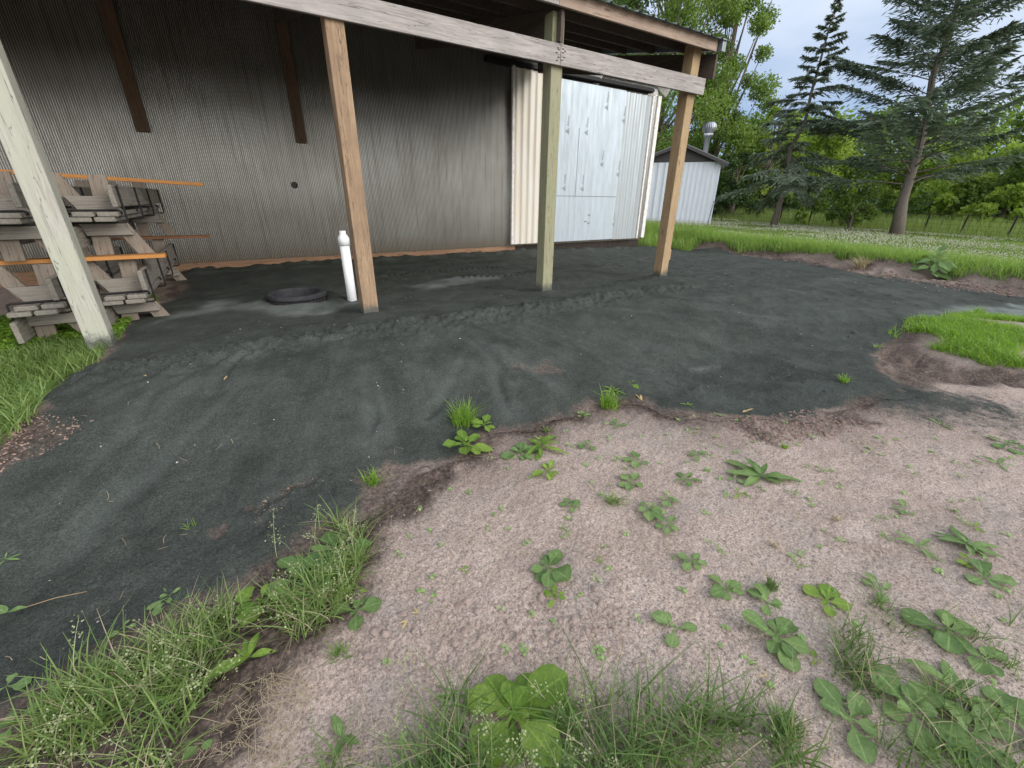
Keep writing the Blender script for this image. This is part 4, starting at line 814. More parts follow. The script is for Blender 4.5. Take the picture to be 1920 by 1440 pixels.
W_ = [  # px, py, width, kind, leaves, material, label
 (962, 1345, 215, 'plantain', 15, M_LEAFB, 'largest glossy plantain at the bottom centre of the photo'),
 (1040, 1375, 130, 'plantain', 7, M_LEAF, 'darker plantain overlapping the big bottom centre plantain on its right'),
 (642, 1385, 95, 'dock', 3, M_LEAFP, 'single upright serrated leaf weed left of the bottom centre plantain'),
 (1590, 1352, 150, 'plantain', 7, M_LEAFP, 'large pale plantain with separate spread leaves near the lower right'),
 (1705, 1335, 165, 'plantain', 9, M_LEAF, 'broad plantain between the pale spread plantain and the corner plantain'),
 (1815, 1385, 175, 'plantain', 8, M_LEAFP, 'wide plantain in the lower right corner with torn leaves'),
 (1905, 1360, 140, 'plantain', 7, M_LEAF, 'plantain cut by the right edge near the bottom corner'),
 (1790, 1295, 150, 'dock', 6, M_LEAF, 'long leaved dock above the lower right corner plantain'),
 (1455, 1200, 105, 'plantain', 10, M_LEAF, 'dark compact plantain clump on pinkish dirt, lower right of centre'),
 (1548, 1132, 85, 'plantain', 6, M_LEAFB, 'bright four leaved plantain beside the right grass strip'),
 (1440, 1135, 75, 'plantain', 6, M_LEAF, 'plantain mixed with the dark upright grass tuft'),
 (1362, 1108, 62, 'oval', 8, M_LEAF, 'bushy oval leaved weed left of the dark upright tuft'),
 (1265, 1180, 70, 'oval', 6, M_LEAFP, 'sparse weed with straggling stems on dirt below centre right'),
 (1028, 1067, 78, 'plantain', 8, M_LEAF, 'lone plantain in the middle of the pale dirt'),
 (1042, 1122, 45, 'oval', 9, M_LEAFB, 'small bright weed just below the lone plantain'),
 (1296, 1056, 52, 'oval', 8, M_LEAFP, 'pale oval leaved weed to the right of the lone plantain'),
 (870, 1071, 18, 'oval', 4, M_LEAFB, 'tiny four leaf seedling on pale dirt left of the lone plantain'),
 (1120, 1052, 17, 'oval', 4, M_LEAFB, 'tiny seedling on pale dirt right of the lone plantain'),
 (1425, 896, 100, 'dock', 9, M_LEAF, 'wide jagged leaved weed on the pale dirt at right of centre'),
 (1379, 900, 28, 'oval', 5, M_LEAFP, 'small pale weed touching the wide jagged weed on its left'),
 (1386, 928, 44, 'lance', 5, M_LEAFB, 'thin yellow green weed below the wide jagged weed'),
 (1487, 926, 30, 'lance', 4, M_LEAFP, 'little flat weed below right of the wide jagged weed'),
 (1308, 857, 40, 'oval', 6, M_LEAFP, 'small weed above left of the wide jagged weed'),
 (1285, 902, 50, 'oval', 9, M_LEAF, 'leafy round weed left of the wide jagged weed'),
 (1510, 876, 22, 'lance', 4, M_LEAFP, 'tiny flat weed right of the wide jagged weed'),
 (1012, 842, 90, 'lance', 16, M_LEAFB, 'dense pointed leaved weed on the sand edge right of the lush tuft'),
 (975, 852, 62, 'oval', 8, M_LEAFP, 'low oval leaved weed touching the dense pointed weed on its left'),
 (1028, 886, 58, 'oval', 9, M_LEAFB, 'yellow green leafy weed below the dense pointed weed'),
 (1100, 836, 42, 'plantain', 6, M_LEAFP, 'pale broad weed on dirt right of the dense pointed weed'),
 (872, 838, 84, 'oval', 10, M_LEAFB, 'clover like weed hanging below the lush round tuft'),
 (908, 800, 52, 'oval', 8, M_LEAFB, 'oval leaved weed at the right side of the lush round tuft'),
 (1150, 738, 42, 'lance', 11, M_LEAFB, 'upright pointed weed rising from the spreading tuft'),
 (1182, 722, 36, 'oval', 6, M_LEAFB, 'little yellow weed on sand up and right of the pointed weed'),
 (1158, 800, 36, 'oval', 5, M_LEAFP, 'pale sprig below the spreading tuft on brown soil'),
 (1090, 780, 34, 'oval', 6, M_LEAFP, 'faint trailing weed left of the spreading tuft'),
 (1195, 864, 46, 'oval', 6, M_LEAFP, 'small weed on pale dirt right of the pale broad weed'),
 (1184, 908, 50, 'plantain', 7, M_LEAFP, 'flat rosette weed on dirt above the ragged flat tuft'),
 (1072, 950, 40, 'oval', 8, M_LEAF, 'neat star shaped rosette on the pale dirt above the lone plantain'),
 (1215, 956, 56, 'plantain', 7, M_LEAFP, 'pale rosette weed right of the ragged flat tuft'),
 (1253, 942, 38, 'oval', 6, M_LEAFP, 'pale weed up and right of the pale rosette'),
 (1252, 988, 50, 'oval', 7, M_LEAFP, 'loose leaved weed below right of the pale rosette'),
 (1290, 762, 30, 'lance', 6, M_LEAFB, 'small weed where the dark sand meets dirt right of the tufts'),
 (1342, 780, 24, 'lance', 4, M_LEAFP, 'tiny weed on the brown soil by the reddish clods'),
 (1760, 799, 46, 'lance', 7, M_LEAFP, 'flat pointed weed on grey brown soil at far right'),
 (1885, 836, 62, 'oval', 8, M_LEAF, 'dark weed near the right edge, upper of two'),
 (1872, 872, 64, 'lance', 6, M_LEAFP, 'dusty wilted weed just under the dark right edge weed'),
 (1695, 958, 42, 'oval', 4, M_LEAFP, 'thin two leaf weed on the pale dirt at right'),
 (1720, 1026, 64, 'lance', 7, M_LEAFP, 'slanting leafy weed on the pale dirt at right'),
 (1812, 1024, 78, 'dock', 10, M_LEAF, 'large flat dark rosette on pale dirt near the right edge'),
 (1818, 1060, 40, 'oval', 8, M_LEAFB, 'yellow green leaf cluster under the flat dark rosette'),
 (1842, 1086, 66, 'plantain', 6, M_LEAFP, 'pale plantain under the yellow green cluster near right edge'),
 (1826, 990, 38, 'lance', 5, M_LEAFB, 'thin yellow weed above the flat dark rosette'),
 (1496, 1064, 28, 'lance', 5, M_LEAFB, 'small yellowish weed on dirt above the right grass strip'),
 (1650, 1108, 58, 'oval', 6, M_LEAFP, 'pale grey green weed at the top of the right grass strip'),
 (1775, 1185, 110, 'plantain', 9, M_LEAF, 'leafy clump with grass on dirt toward the lower right edge'),
 (1845, 1240, 80, 'plantain', 7, M_LEAF, 'plantain at the lower end of the right leafy clump'),
 (1525, 1240, 32, 'oval', 3, M_LEAFB, 'single bright green leaf sprig right of the dark plantain clump'),
 (322, 1124, 64, 'oval', 11, M_LEAFP, 'neat rosette weed alone on the dark sand at lower left'),
 (474, 1045, 50, 'lance', 7, M_LEAFP, 'weed with one upright leaf stalk on the dark sand'),
 (232, 1180, 36, 'oval', 3, M_LEAFP, 'torn pale leaf weed on the sand edge below the neat rosette'),
 (15, 1152, 70, 'dock', 2, M_LEAFP, 'long pale leaf weed at left edge on the dark sand'),
 (12, 1052, 44, 'lance', 5, M_LEAFP, 'straggly sprout at the left edge on the dark sand, uppermost'),
 (16, 1290, 66, 'plantain', 3, M_LEAFP, 'oval leaved weed at the left edge near the bottom'),
 (30, 1360, 70, 'plantain', 4, M_LEAF, 'spreading weed in the bottom left corner on dirt'),
 (190, 1255, 62, 'plantain', 5, M_LEAFP, 'broad pale leaved weed at the sand edge, lower left'),
 (200, 1300, 70, 'dock', 7, M_LEAFP, 'grey green jagged weed within the lower left grass'),
 (380, 1392, 60, 'plantain', 4, M_LEAF, 'heart shaped leaf weed at bottom left on brown soil'),
 (630, 1040, 125, 'oval', 16, M_LEAF, 'bushy clover like weed at the top of the grass strip'),
 (570, 1085, 130, 'oval', 14, M_LEAF, 'round leaved weed in the middle of the grass strip edge'),
 (640, 1105, 130, 'dock', 7, M_LEAFB, 'long leaved dock sticking out of the grass strip to the right'),
 (668, 1150, 80, 'plantain', 6, M_LEAF, 'dark round leaved plantain at the right foot of the grass strip'),
 (492, 1130, 125, 'plantain', 7, M_LEAFB, 'broad light green weed on the sand side of the grass strip'),
 (470, 1235, 140, 'dock', 4, M_LEAFB, 'bright yellow green dock leaf lying at the lower side of the strip'),
 (330, 1290, 80, 'plantain', 6, M_LEAF, 'plantain sunk in the lower left grass'),
 (1380, 506+0, 40, 'oval', 5, M_LEAF, ''),
]
for px, py, w, k, n, m, lb in W_:
    if not lb: continue
    rosette(px, py, w, k, n, lb, m, lift=0.35 if k in ('lance',) and n > 10 else 0.12)
rosette(1748, 503, 56, 'oval', 26, 'dark leafy burdock clump on the edge of the grass bank', M_LEAF, lift=1.1, name='leafy_clump')

sx = scatter(gpoly([(700, 1440), (720, 1000), (900, 850), (1200, 770), (1600, 800), (2000, 860), (2000, 1440)]), 26); rr_s = np.random.default_rng(77); parts = []
for c in sx:
    k = rr_s.integers(4, 12); q = np.repeat(c[None], k, 0)+np.concatenate([rr_s.normal(0, .010, (k, 2)), np.zeros((k, 1))], 1); parts.append(leaflets(q, .014, rr_s.uniform(.008, .022, k), rr_s))
V, Q, A = merge(parts); tag(quads('seedlings', V, Q, M_LEAFP, attr={'v': A}), 'tiny green seedlings sprinkled over the pale dirt', 'seedlings', None, 'stuff')
# ------------------------------------------------------------------ litter: twigs, stems, fallen leaves, pebbles
r = np.random.default_rng(5)
def litter(N, polys, size, seed, name, mat, label, flat=0.5, sandonly=None):
    r = np.random.default_rng(seed); P = gpoly(polys); x0, y0 = P.min(0); x1, y1 = P.max(0)
    d = r.uniform(0, 1, N*4); x = r.uniform(x0, x1, N*4); y = r.uniform(y0, y1, N*4); k = inside(P, x, y); x, y = x[k][:N], y[k][:N]; n = len(x)
    z = Zg(x, y); s = size[0]*(size[1]/size[0])**r.uniform(0, 1, n)
    o = np.array([(1, 0, 0), (0, 1, 0), (-1, 0, 0), (0, -1, 0), (0, 0, 1), (.3, .2, 1)], float)
    V = o[None]*s[:, None, None]*r.uniform(.6, 1.3, (n, 6, 1)); V[:, :, 2] *= flat; a = r.uniform(0, 6.28, n)
    V = np.stack([V[..., 0]*np.cos(a)[:, None]-V[..., 1]*np.sin(a)[:, None]*.7, V[..., 0]*np.sin(a)[:, None]+V[..., 1]*np.cos(a)[:, None]*.7, V[..., 2]+s[:, None]*.1], -1)+np.stack([x, y, z], 1)[:, None]
    Q = (np.arange(n)[:, None, None]*6+np.array([(0, 1, 5, 4), (1, 2, 4, 5), (2, 3, 4, 4), (3, 0, 4, 4)])[None]).reshape(-1, 4); Q[Q[:, 2] == Q[:, 3], 3] -= 0
    Q3 = (np.arange(n)[:, None, None]*6+np.array([(0, 1, 5), (1, 2, 4), (2, 3, 4), (3, 0, 4), (0, 5, 4), (1, 4, 5)])[None]).reshape(-1, 3)
    me = bpy.data.meshes.new(name); V = V.reshape(-1, 3).astype(np.float32); me.vertices.add(len(V)); me.vertices.foreach_set('co', V.ravel()); me.loops.add(Q3.size); me.loops.foreach_set('vertex_index', Q3.astype(np.int32).ravel())
    me.polygons.add(len(Q3)); me.polygons.foreach_set('loop_start', np.arange(0, Q3.size, 3, dtype=np.int32)); me.polygons.foreach_set('loop_total', np.full(len(Q3), 3, np.int32)); me.update(calc_edges=True)
    return tag(link(name, me, mat), label, name.replace('_', ' '), None, 'stuff')
M_PEB = plain('pale_pebble', (0.55, 0.53, 0.49), 0.8, 0, 0.5, 40); M_PEBR = plain('reddish_pebble', (0.36, 0.24, 0.19), 0.85, 0, 0.5, 30); M_CLOD = plain('dry_clod', (0.33, 0.27, 0.235), 0.95, 0, 0.3, 60)
M_SCLOD = plain('sand_lump', (0.058, 0.068, 0.062), 0.95, 0, 0.3, 60)
litter(1000, [(0, 900), (170, 700), (700, 500), (1240, 470), (1900, 560), (1600, 700), (1100, 745), (700, 930), (0, 1340)], (.0035, .013), 1, 'pale_pebbles', M_PEB, 'tiny pale stones and chips scattered on the dark sand')
litter(3000, [(560, 1440), (700, 1000), (900, 830), (1500, 780), (2000, 800), (2000, 1440)], (.0025, .0095), 2, 'dirt_crumbs', M_CLOD, 'small dry crumbs of soil on the pale dirt')
litter(700, [(200, 950), (700, 640), (1200, 600), (1200, 740), (850, 830), (650, 920), (200, 1180)], (.004, .016), 18, 'scattered_lumps', M_SCLOD, 'scattered small lumps on the sloping sand')
litter(500, [(0, 850), (60, 775), (180, 790), (120, 835), (0, 885)], (.004, .014), 3, 'reddish_pebbles', M_PEBR, 'reddish pebbles at the left edge of the sand')
litter(260, [(520, 930), (610, 900), (610, 920), (470, 1000), (480, 960)], (.003, .010), 4, 'soil_chips', M_PEBR, 'reddish brown soil chips showing through the sand')
litter(900, [(1330, 775), (1420, 780), (1520, 765), (1640, 800), (1500, 830), (1420, 835)], (.004, .022), 6, 'soil_clods', plain('reddish_clod', (0.24, 0.165, 0.135), 0.95, 0, 0.4, 40), 'crumbled reddish clods along the sand edge')
litter(1200, [(1300, 452), (1500, 472), (1700, 505), (1920, 540), (1920, 556), (1700, 528), (1500, 494), (1300, 466)], (.01, .045), 7, 'bank_clods', plain('bank_soil', (0.21, 0.145, 0.12), 0.95, 0, 0.45, 20), 'brown soil clods on the dirt bank under the lawn')
litter(1500, [(200, 690), (430, 640), (700, 610), (1000, 575), (1240, 545), (1250, 560), (1000, 598), (700, 636), (430, 672), (220, 712)], (.006, .022), 8, 'sand_lumps', M_SCLOD, 'crumbly lumps along the raised sand edge in front of the posts')
litter(1300, [(1250, 560), (1700, 600), (1620, 740), (1300, 760), (1150, 700)], (.006, .026), 9, 'loose_lumps', M_SCLOD, 'loose sand lumps on the right part of the pad')
litter(500, [(840, 1120), (1150, 1080), (1180, 1220), (900, 1260), (620, 1260), (620, 1180)], (.004, .013), 10, 'dry_clods', plain('pink_clod', (0.33, 0.25, 0.215), 0.95, 0, 0.3, 40), 'pinkish dry clods on the dirt in the foreground')
litter(45, [(820, 1130), (1150, 1100), (1180, 1230), (850, 1260), (640, 1280), (640, 1180)], (.012, .030), 14, 'large_clods', plain('pink_lump', (0.34, 0.26, 0.225), 0.95, 0, 0.35, 60), 'larger cracked pinkish clods on the foreground dirt', .6)
litter(60, [(780, 470), (1000, 456), (1000, 462), (780, 480)], (.01, .03), 12, 'wall_rubble', M_SCLOD, 'sand lumps at the foot of the wall')
def stems(N, poly, lo, hi, seed, name, mat, label, wd=(.0012, .0028)):
    r = np.random.default_rng(seed); P = gpoly(poly); p = scatter(P, N/abs(np.ptp(P[:, 0])*np.ptp(P[:, 1]))*1.6, r)[:N]; n = len(p); a = r.uniform(0, 6.28, n); l = r.uniform(lo, hi, n)
    d = np.stack([np.cos(a), np.sin(a), 0*a], 1); s = np.stack([-d[:, 1], d[:, 0], 0*a], 1); V = []
    ben = r.normal(0, .12, n)
    for t in (-.5, 0, .5):
        c = p+d*(l*t)[:, None]+s*(ben*l*(t*t)*2)[:, None]; c[:, 2] = Zs(c[:, 0], c[:, 1])+0.008+r.uniform(0, .006, n); w = r.uniform(*wd, n)[:, None]; V += [c-s*w, c+s*w]
    V = np.stack(V, 1).reshape(-1, 3); i = np.arange(n)*6; Q = np.concatenate([np.stack([i, i+1, i+3, i+2], 1), np.stack([i+2, i+3, i+5, i+4], 1)])
    return tag(quads(name, V, Q, mat, attr={'v': np.repeat(r.uniform(0, 1, n), 6)}), label, name.replace('_', ' '), None, 'stuff')
stems(120, [(0, 900), (170, 720), (700, 640), (1000, 620), (900, 800), (690, 930), (0, 1330)], .02, .07, 1, 'dry_stems', M_STRAW, 'thin dry grass stems lying on the dark sand', (.0006, .0013))
stems(420, [(560, 1440), (700, 1000), (900, 830), (1500, 790), (2000, 830), (2000, 1440)], .02, .08, 2, 'straw_bits', M_STRAW, 'bits of straw lying on the pale dirt', (.0006, .0014))
stems(260, [(300, 1440), (420, 1300), (560, 1250), (590, 1300), (540, 1440)], .03, .12, 3, 'root_fibres', M_STRAW, 'tangle of dry roots and stems on brown soil at bottom left', (.0004, .0009))
stems(320, [(600, 1440), (700, 1280), (1300, 1330), (1560, 1330), (1560, 1440)], .03, .10, 5, 'dry_thatch', M_STRAW, 'dry thatch between the bottom grass', (.0006, .0013))
stems(90, [(620, 1000), (900, 850), (1500, 800), (1900, 850), (1900, 1300), (1400, 1300), (800, 1250)], .04, .13, 15, 'dead_stalks', M_STRAW, 'thin dead stalks lying on the pale dirt', (.0007, .0016))
stems(40, [(1280, 520), (1400, 500), (1700, 545), (1640, 575), (1300, 560)], .05, .18, 4, 'straw_wisps', M_STRAW, 'pale straw wisps on the far right sand', (.002, .004))
M_DEAD = leafm('fallen_leaf', (0.40, 0.25, 0.12), (0.55, 0.44, 0.20), 0.15, 0.7)
for px, py, w, lb in ((420, 715, 24, 'curled brown leaf on the dark sand left of centre'), (275, 708, 13, 'small orange leaf near the grey post'), (1203, 753, 26, 'yellow fallen leaf beside the spreading tuft'), (765, 1165, 24, 'long tan leaf on the pale dirt'),
                      (785, 1152, 18, 'cream fallen leaf above the long tan leaf'), (1438, 1270, 26, 'reddish fallen leaf under the dark plantain'), (875, 1280, 18, 'golden leaf above the bottom plantain'), (345, 1262, 16, 'orange flower bud in the lower left grass'), (1392, 775, 24, 'bleached leaf on the sand edge'), (563, 850, 15, 'tan leaf fragment on the dark sand'), (244, 848, 11, 'orange leaf speck on the dark sand')):
    o = rosette(px, py, w*1.4, 'lance', 2, lb, M_DEAD, spread=1.2); o.name = 'fallen_leaf'; tag(o, None, 'leaf', 'fallen leaves')
b = MB(); A = gp(48, 1143); B = gp(165, 1112); b.tube([A+np.array([0, 0, .012]), (A+B)/2+np.array([0, 0, .02]), B+np.array([0, 0, .010])], [.002, .0016, .001], 6)
tag(b.build('dry_stalk', plain('straw_stalk', (0.36, 0.25, 0.14), 0.8)), 'long reddish dry stalk lying on the sand at the left edge', 'stalk')

# ------------------------------------------------------------------ fence
M_POST = plain('rusty_dark_post', (0.045, 0.036, 0.030), 0.8, 0.2, 0.4)
fy = [at_d(px, 10) for px in (1425, 1470, 1498, 1527, 1572, 1627, 1690, 1752, 1823, 1917, 2030)]
fence = empty('wire_fence', (FX, 6, -1.3), label='low wire fence on thin dark posts along the far side of the lawn', cat='fence')
pts = []
for d in fy:
    k = FX/d[0]; x, y = FX, d[1]*k; z = float(Zs(x, y)); pts.append((x, y, z)); b = MB()
    b.bar((x, y, z-0.2), (x+random.uniform(-.03, .03), y+random.uniform(-.06, .02), z+0.95+random.uniform(-.05, .05)), .055, .055, (1, 0, 0)); child(b.build('post', M_POST), fence)
pts += [(FX, pts[-1][1]-4, pts[-1][2]), (FX, pts[-1][1]-9, pts[-1][2])]; pts = [(FX, pts[0][1]+6, pts[0][2])]+pts
b = MB()
b.tube([(x-.03, y, z+0.9) for x, y, z in pts], .012, 5); child(b.build('top_wire', M_POST), fence)
b = MB()
for h in (.15, .32, .5, .7): b.tube([(x-.03, y, z+h) for x, y, z in pts], .004, 4)
yy = pts[0][1]
while yy > pts[-1][1]:
    z = float(Zs(FX, yy)); b.bar((FX-.03, yy, z+.05), (FX-.03, yy, z+.9), .006, .006, (1, 0, 0)); yy -= 0.3
child(b.build('wire_mesh', M_POST), fence)

# ------------------------------------------------------------------ white shed
ds = 25.5; nrm = at_d(1287, 1, 400)[:2]; u = np.array([nrm[1], -nrm[0]])
def on_face(px, py): d = ray(px, py); k = ds/(d[0]*nrm[0]+d[1]*nrm[1]); return d[:2]*k
A = on_face(1214, 340); Bp = on_face(1345, 350); wl = float(np.linalg.norm(Bp-A)); u = (Bp-A)/wl; A = A-u*0.7; wl += 0.7
zg = min(float(Zs(*A)), float(Zs(*Bp)))-0.05
def hgt(px, py, Q): d = ray(px, py); k = (Q@Q)**.5/math.hypot(d[0], d[1]); return d[2]*k
zt = hgt(1353, 303, Bp); zpk = zt+0.85
shed = empty('garden_shed', (*(A+u*wl/2), zg), label='white metal shed with dark gable and turbine roof vent by the trees', cat='shed')
def sp(s, t, z): p = A+u*s+nrm*t; return (p[0], p[1], z)
M_SHED = metal('white_shed_steel', (0.74, 0.79, 0.86), (0.62, 0.66, 0.72), (1, 1, 0.2), 0.45, 0.0, 0.5)
M_SHEDD = plain('dark_gable_board', (0.085, 0.080, 0.085), 0.7)
def shedface(name, s0, s1, pitch, h, base, top, off, ztop=None):
    xs = [s0]; ys = [0.0]; x = s0+pitch*0.4
    while x < s1-base: 
        for d, v in ((0, 0), (base*.3, h), (base*.7, h), (base, 0)): xs.append(x+d); ys.append(v)
        x += pitch
    xs.append(s1); ys.append(0.0); zt_ = ztop or zt
    V = [sp(s, -v-off, z) for z in (zg, zt_) for s, v in zip(xs, ys)]; n = len(xs)
    return child(quads(name, V, [(i, i+1, n+i+1, n+i) for i in range(n-1)], M_SHED), shed)
sj = wl*0.45; shedface('front_wall', sj, wl, .23, .02, .06, 0, 0); shedface('door_panel', 0, sj, .34, .035, .06, 0, .03)
pk = wl*0.52
b = MB(); b.hexa([sp(0, 0, zg), sp(0.02, 0, zg), sp(0.02, 4, zg), sp(0, 4, zg), sp(0, 0, zt), sp(0.02, 0, zt), sp(0.02, 4, zt), sp(0, 4, zt)])
child(b.build('side_wall', M_SHED), shed)
b = MB(); b.hexa([sp(wl-.02, 0.01, zg), sp(wl, 0.01, zg), sp(wl, 4, zg), sp(wl-.02, 4, zg), sp(wl-.02, 0.01, zt), sp(wl, 0.01, zt), sp(wl, 4, zt), sp(wl-.02, 4, zt)]); child(b.build('side_wall', M_SHED), shed)
b = MB(); b.add([sp(-.1, -.02, zt+.0), sp(wl+.0, -.02, zt), sp(pk, -.02, zpk-.02), sp(-.1, .03, zt), sp(wl, .03, zt), sp(pk, .03, zpk-.02)], [(0, 1, 2), (3, 5, 4), (0, 3, 4, 1), (1, 4, 5, 2), (2, 5, 3, 0)]); child(b.build('gable', M_SHEDD), shed)
for s0, s1 in ((-.35, pk), (wl+.3, pk)):
    za = zt-0.10; b = MB(); b.hexa([sp(s0, -.35, za), sp(s1, -.35, zpk), sp(s1, 4.2, zpk), sp(s0, 4.2, za), sp(s0, -.35, za+.035), sp(s1, -.35, zpk+.035), sp(s1, 4.2, zpk+.035), sp(s0, 4.2, za+.035)])
    child(b.build('roof', metal('shed_roof', (0.22, 0.23, 0.23), (0.12, 0.12, 0.12), (1, 1, 1), .4, .5)), shed)
    b = MB(); b.hexa([sp(s0, -.36, za-.14), sp(s1, -.36, zpk-.14), sp(s1, -.30, zpk-.14), sp(s0, -.30, za-.14), sp(s0, -.36, za-.002), sp(s1, -.36, zpk-.002), sp(s1, -.30, zpk-.002), sp(s0, -.30, za-.002)]); child(b.build('barge_board', M_SHEDD), shed)
vp = sp(wl*0.80, 0.9, 0); vz = hgt(1318, 240, np.array(vp[:2])); vb = zt+0.25; vr = 10.2/F*np.hypot(vp[0], vp[1])*0.9
vent = empty('roof_vent', (vp[0], vp[1], vb)); vent.parent = shed; vent.matrix_parent_inverse = Matrix.Translation(-Vector(shed.location))
M_VENT = metal('vent_steel', (0.62, 0.63, 0.66), (0.42, 0.43, 0.45), (1, 1, 1), .35, .6)
def vchild(o): o.parent = vent; o.matrix_parent_inverse = Matrix.Translation(-Vector(vent.location)); return o
b = MB(); b.lathe([(vr*.42, vb-.5), (vr*.42, vz-vr*1.25), (vr*.72, vz-vr*1.25), (vr*.72, vz-vr*.8), (vr*.6, vz-vr*.8)], (vp[0], vp[1], 0), 20); vchild(b.build('stack', M_VENT))
b = MB(); b.lathe([(vr*.62, vz-vr*.78), (vr*.62, vz+vr*.8), (0, vz+vr*.85)], (vp[0], vp[1], 0), 20); vchild(b.build('core', plain('vent_dark', (.10, .10, .11), .5, .3)))
b = MB()
for k in range(20):
    a = 2*math.pi*k/20; V = []
    for j in range(7):
        t = -1.0+1.9*j/6; rr_ = vr*math.sqrt(max(0.03, 1-(t*.93)**2)); 
        for da in (0, .20): V.append((vp[0]+rr_*(1+.10*(da > 0))*math.cos(a+da), vp[1]+rr_*(1+.10*(da > 0))*math.sin(a+da), vz+vr*t*.85))
    b.add(V, [(2*j, 2*j+1, 2*j+3, 2*j+2) for j in range(6)], True)
vchild(b.build('fins', M_VENT))
b = MB(); q = [sp(wl-.15, -.35, zg), sp(wl-.05, -.30, zg+1.15), sp(wl+.45, -.1, zg+1.15), sp(wl+.5, -.2, zg)]
b.tube(q, .016, 6); tag(b.build('metal_frame', M_POST), 'thin dark metal frame leaning on the right corner of the shed', 'frame')

# ------------------------------------------------------------------ trees
M_BARK = wood('spruce_bark', (0.27, 0.235, 0.20), (0.13, 0.105, 0.09), 'z'); M_BARK2 = plain('grey_bark', (0.15, 0.125, 0.10), 0.9, 0, 0.4)
M_NEED = leafm('spruce_needles', (0.045, 0.076, 0.054), (0.150, 0.190, 0.125), 0.15, 0.6)
M_NEED2 = leafm('grey_spruce_needles', (0.085, 0.120, 0.085), (0.215, 0.250, 0.170), 0.12, 0.6)
def branch_verts(t0, d, Lb, droop, r, tipup=0.25, n=9):
    pts = [np.array(t0)]; dd = np.array(d, float)
    for k in range(n):
        dd = dd+np.array([0, 0, -droop/n if k < n*.6 else tipup/n])+r.normal(0, .03, 3); dd /= np.linalg.norm(dd); pts.append(pts[-1]+dd*Lb/n)
    return np.array(pts)
def spruce(name, base, top, Rb, z_lo, nb, label, mats, seed, dens=1.0, bias=None, trad=.22, up=0.25, shape=0.9, droop=0.5):
    r = np.random.default_rng(seed); base = np.array(base, float); top = np.array(top, float); H = top[2]-base[2]
    t = empty(name, tuple(base)); tag(t, label, 'spruce tree', None)
    kn = 9; bend = r.normal(0, .10, (kn, 3))*np.array([1, 1, 0]); tp = [base+(top-base)*k/(kn-1)+(bend[k] if 0 < k < kn-1 else 0) for k in range(kn)]; tp[0] = tp[0]-np.array([0, 0, .3])
    b = MB(); b.tube(tp, [trad*(1-.95*(k/(kn-1))**.9)+.015+(.10*trad/.2 if k == 0 else 0) for k in range(kn)], 10); child(b.build('trunk', M_BARK), t)
    bm = MB(); C = []; D = []; S_ = []
    tpa = np.array(tp)
    for i in range(nb):
        f = (i+r.uniform(0, 1))/nb; z = z_lo+(1-z_lo)*f**0.92; q = z*(kn-1); k = min(int(q), kn-2); p = tpa[k]+(tpa[k+1]-tpa[k])*(q-k)
        az = i*2.399+r.normal(0, .3); Lb = Rb*max((1-z)**shape, .05)*r.uniform(.55, 1.15)
        if bias is not None: Lb *= 1+bias[2]*math.cos(az-math.atan2(bias[1], bias[0]))
        el = up+.55*(z-.3)+r.normal(0, .10); d = (math.cos(az)*math.cos(el), math.sin(az)*math.cos(el), math.sin(el)); pts = branch_verts(p, d, Lb, droop*(1.15-z), r)
        bm.tube(pts[::2] if len(pts) > 6 else pts, [max(.045*(1-z)*(1-j/len(pts[::2])), .006)*trad/.2 for j in range(len(pts[::2]))], 5, False)
        bare = .28 if z < .6 else .12; m = int(70*Lb*dens)+12
        s = bare+(1-bare)*r.uniform(0, 1, m)**.85; idx = s*(len(pts)-1); k0 = np.minimum(idx.astype(int), len(pts)-2); c = pts[k0]+(pts[k0+1]-pts[k0])*(idx-k0)[:, None]; ax = pts[k0+1]-pts[k0]; ax /= np.linalg.norm(ax, axis=1)[:, None]
        side = np.cross(ax, (0, 0, 1)); side /= np.linalg.norm(side, axis=1)[:, None]+1e-6; sg = np.where(r.uniform(0, 1, m) < .5, -1, 1)
        tl = Lb*(.10+.30*np.sin(np.clip(1.05-s, 0, 1)*2.4))*r.uniform(.4, 1.1, m); tl = np.clip(tl, .10, .9)
        tw = side*sg[:, None]*r.uniform(.5, 1, m)[:, None]+ax*r.uniform(.4, .9, m)[:, None]; tw /= np.linalg.norm(tw, axis=1)[:, None]
        hang = r.uniform(.05, .55, m)
        for u in (.22, .45, .68, .92):
            jj = r.uniform(-.1, .1, m)+u; C.append(c+tw*(tl*jj)[:, None]-np.array([0, 0, 1])*(tl*jj*jj*hang)[:, None]); D.append(tw-np.array([0, 0, 1])*(2*u*hang)[:, None]*.8+r.normal(0, .25, (m, 3))); S_.append(r.uniform(.10, .21, m))
    child(bm.build('limbs', M_BARK2), t)
    C = np.vstack(C); D = np.vstack(D); D /= np.linalg.norm(D, axis=1)[:, None]; s = np.concatenate(S_); n = len(C); w = np.cross(D, r.normal(0, 1, (n, 3))); w /= np.linalg.norm(w, axis=1)[:, None]; w *= (s*.14)[:, None]; e = D*(s*.75)[:, None]
    V = np.stack([C-e, C+w, C+e, C-w], 1).reshape(-1, 3); Q = np.arange(n*4).reshape(-1, 4)
    child(quads('crown', V, Q, mats, attr={'v': np.repeat(np.clip(r.normal(.45, .28, n), 0, 1), 4)}), t); return t
b1 = at_d(1452, 26.2, 412); b1[2] = float(Zs(b1[0], b1[1])); dt = at_d(1580, 26.2, -15)
spruce('spruce_tree', b1, (dt[0], dt[1], dt[2]), 3.4, .17, 84, 'thin leaning spruce with gappy drooping branches behind the lawn', M_NEED2, 11, dens=.72, trad=.12, shape=.95, droop=.85, up=.12)
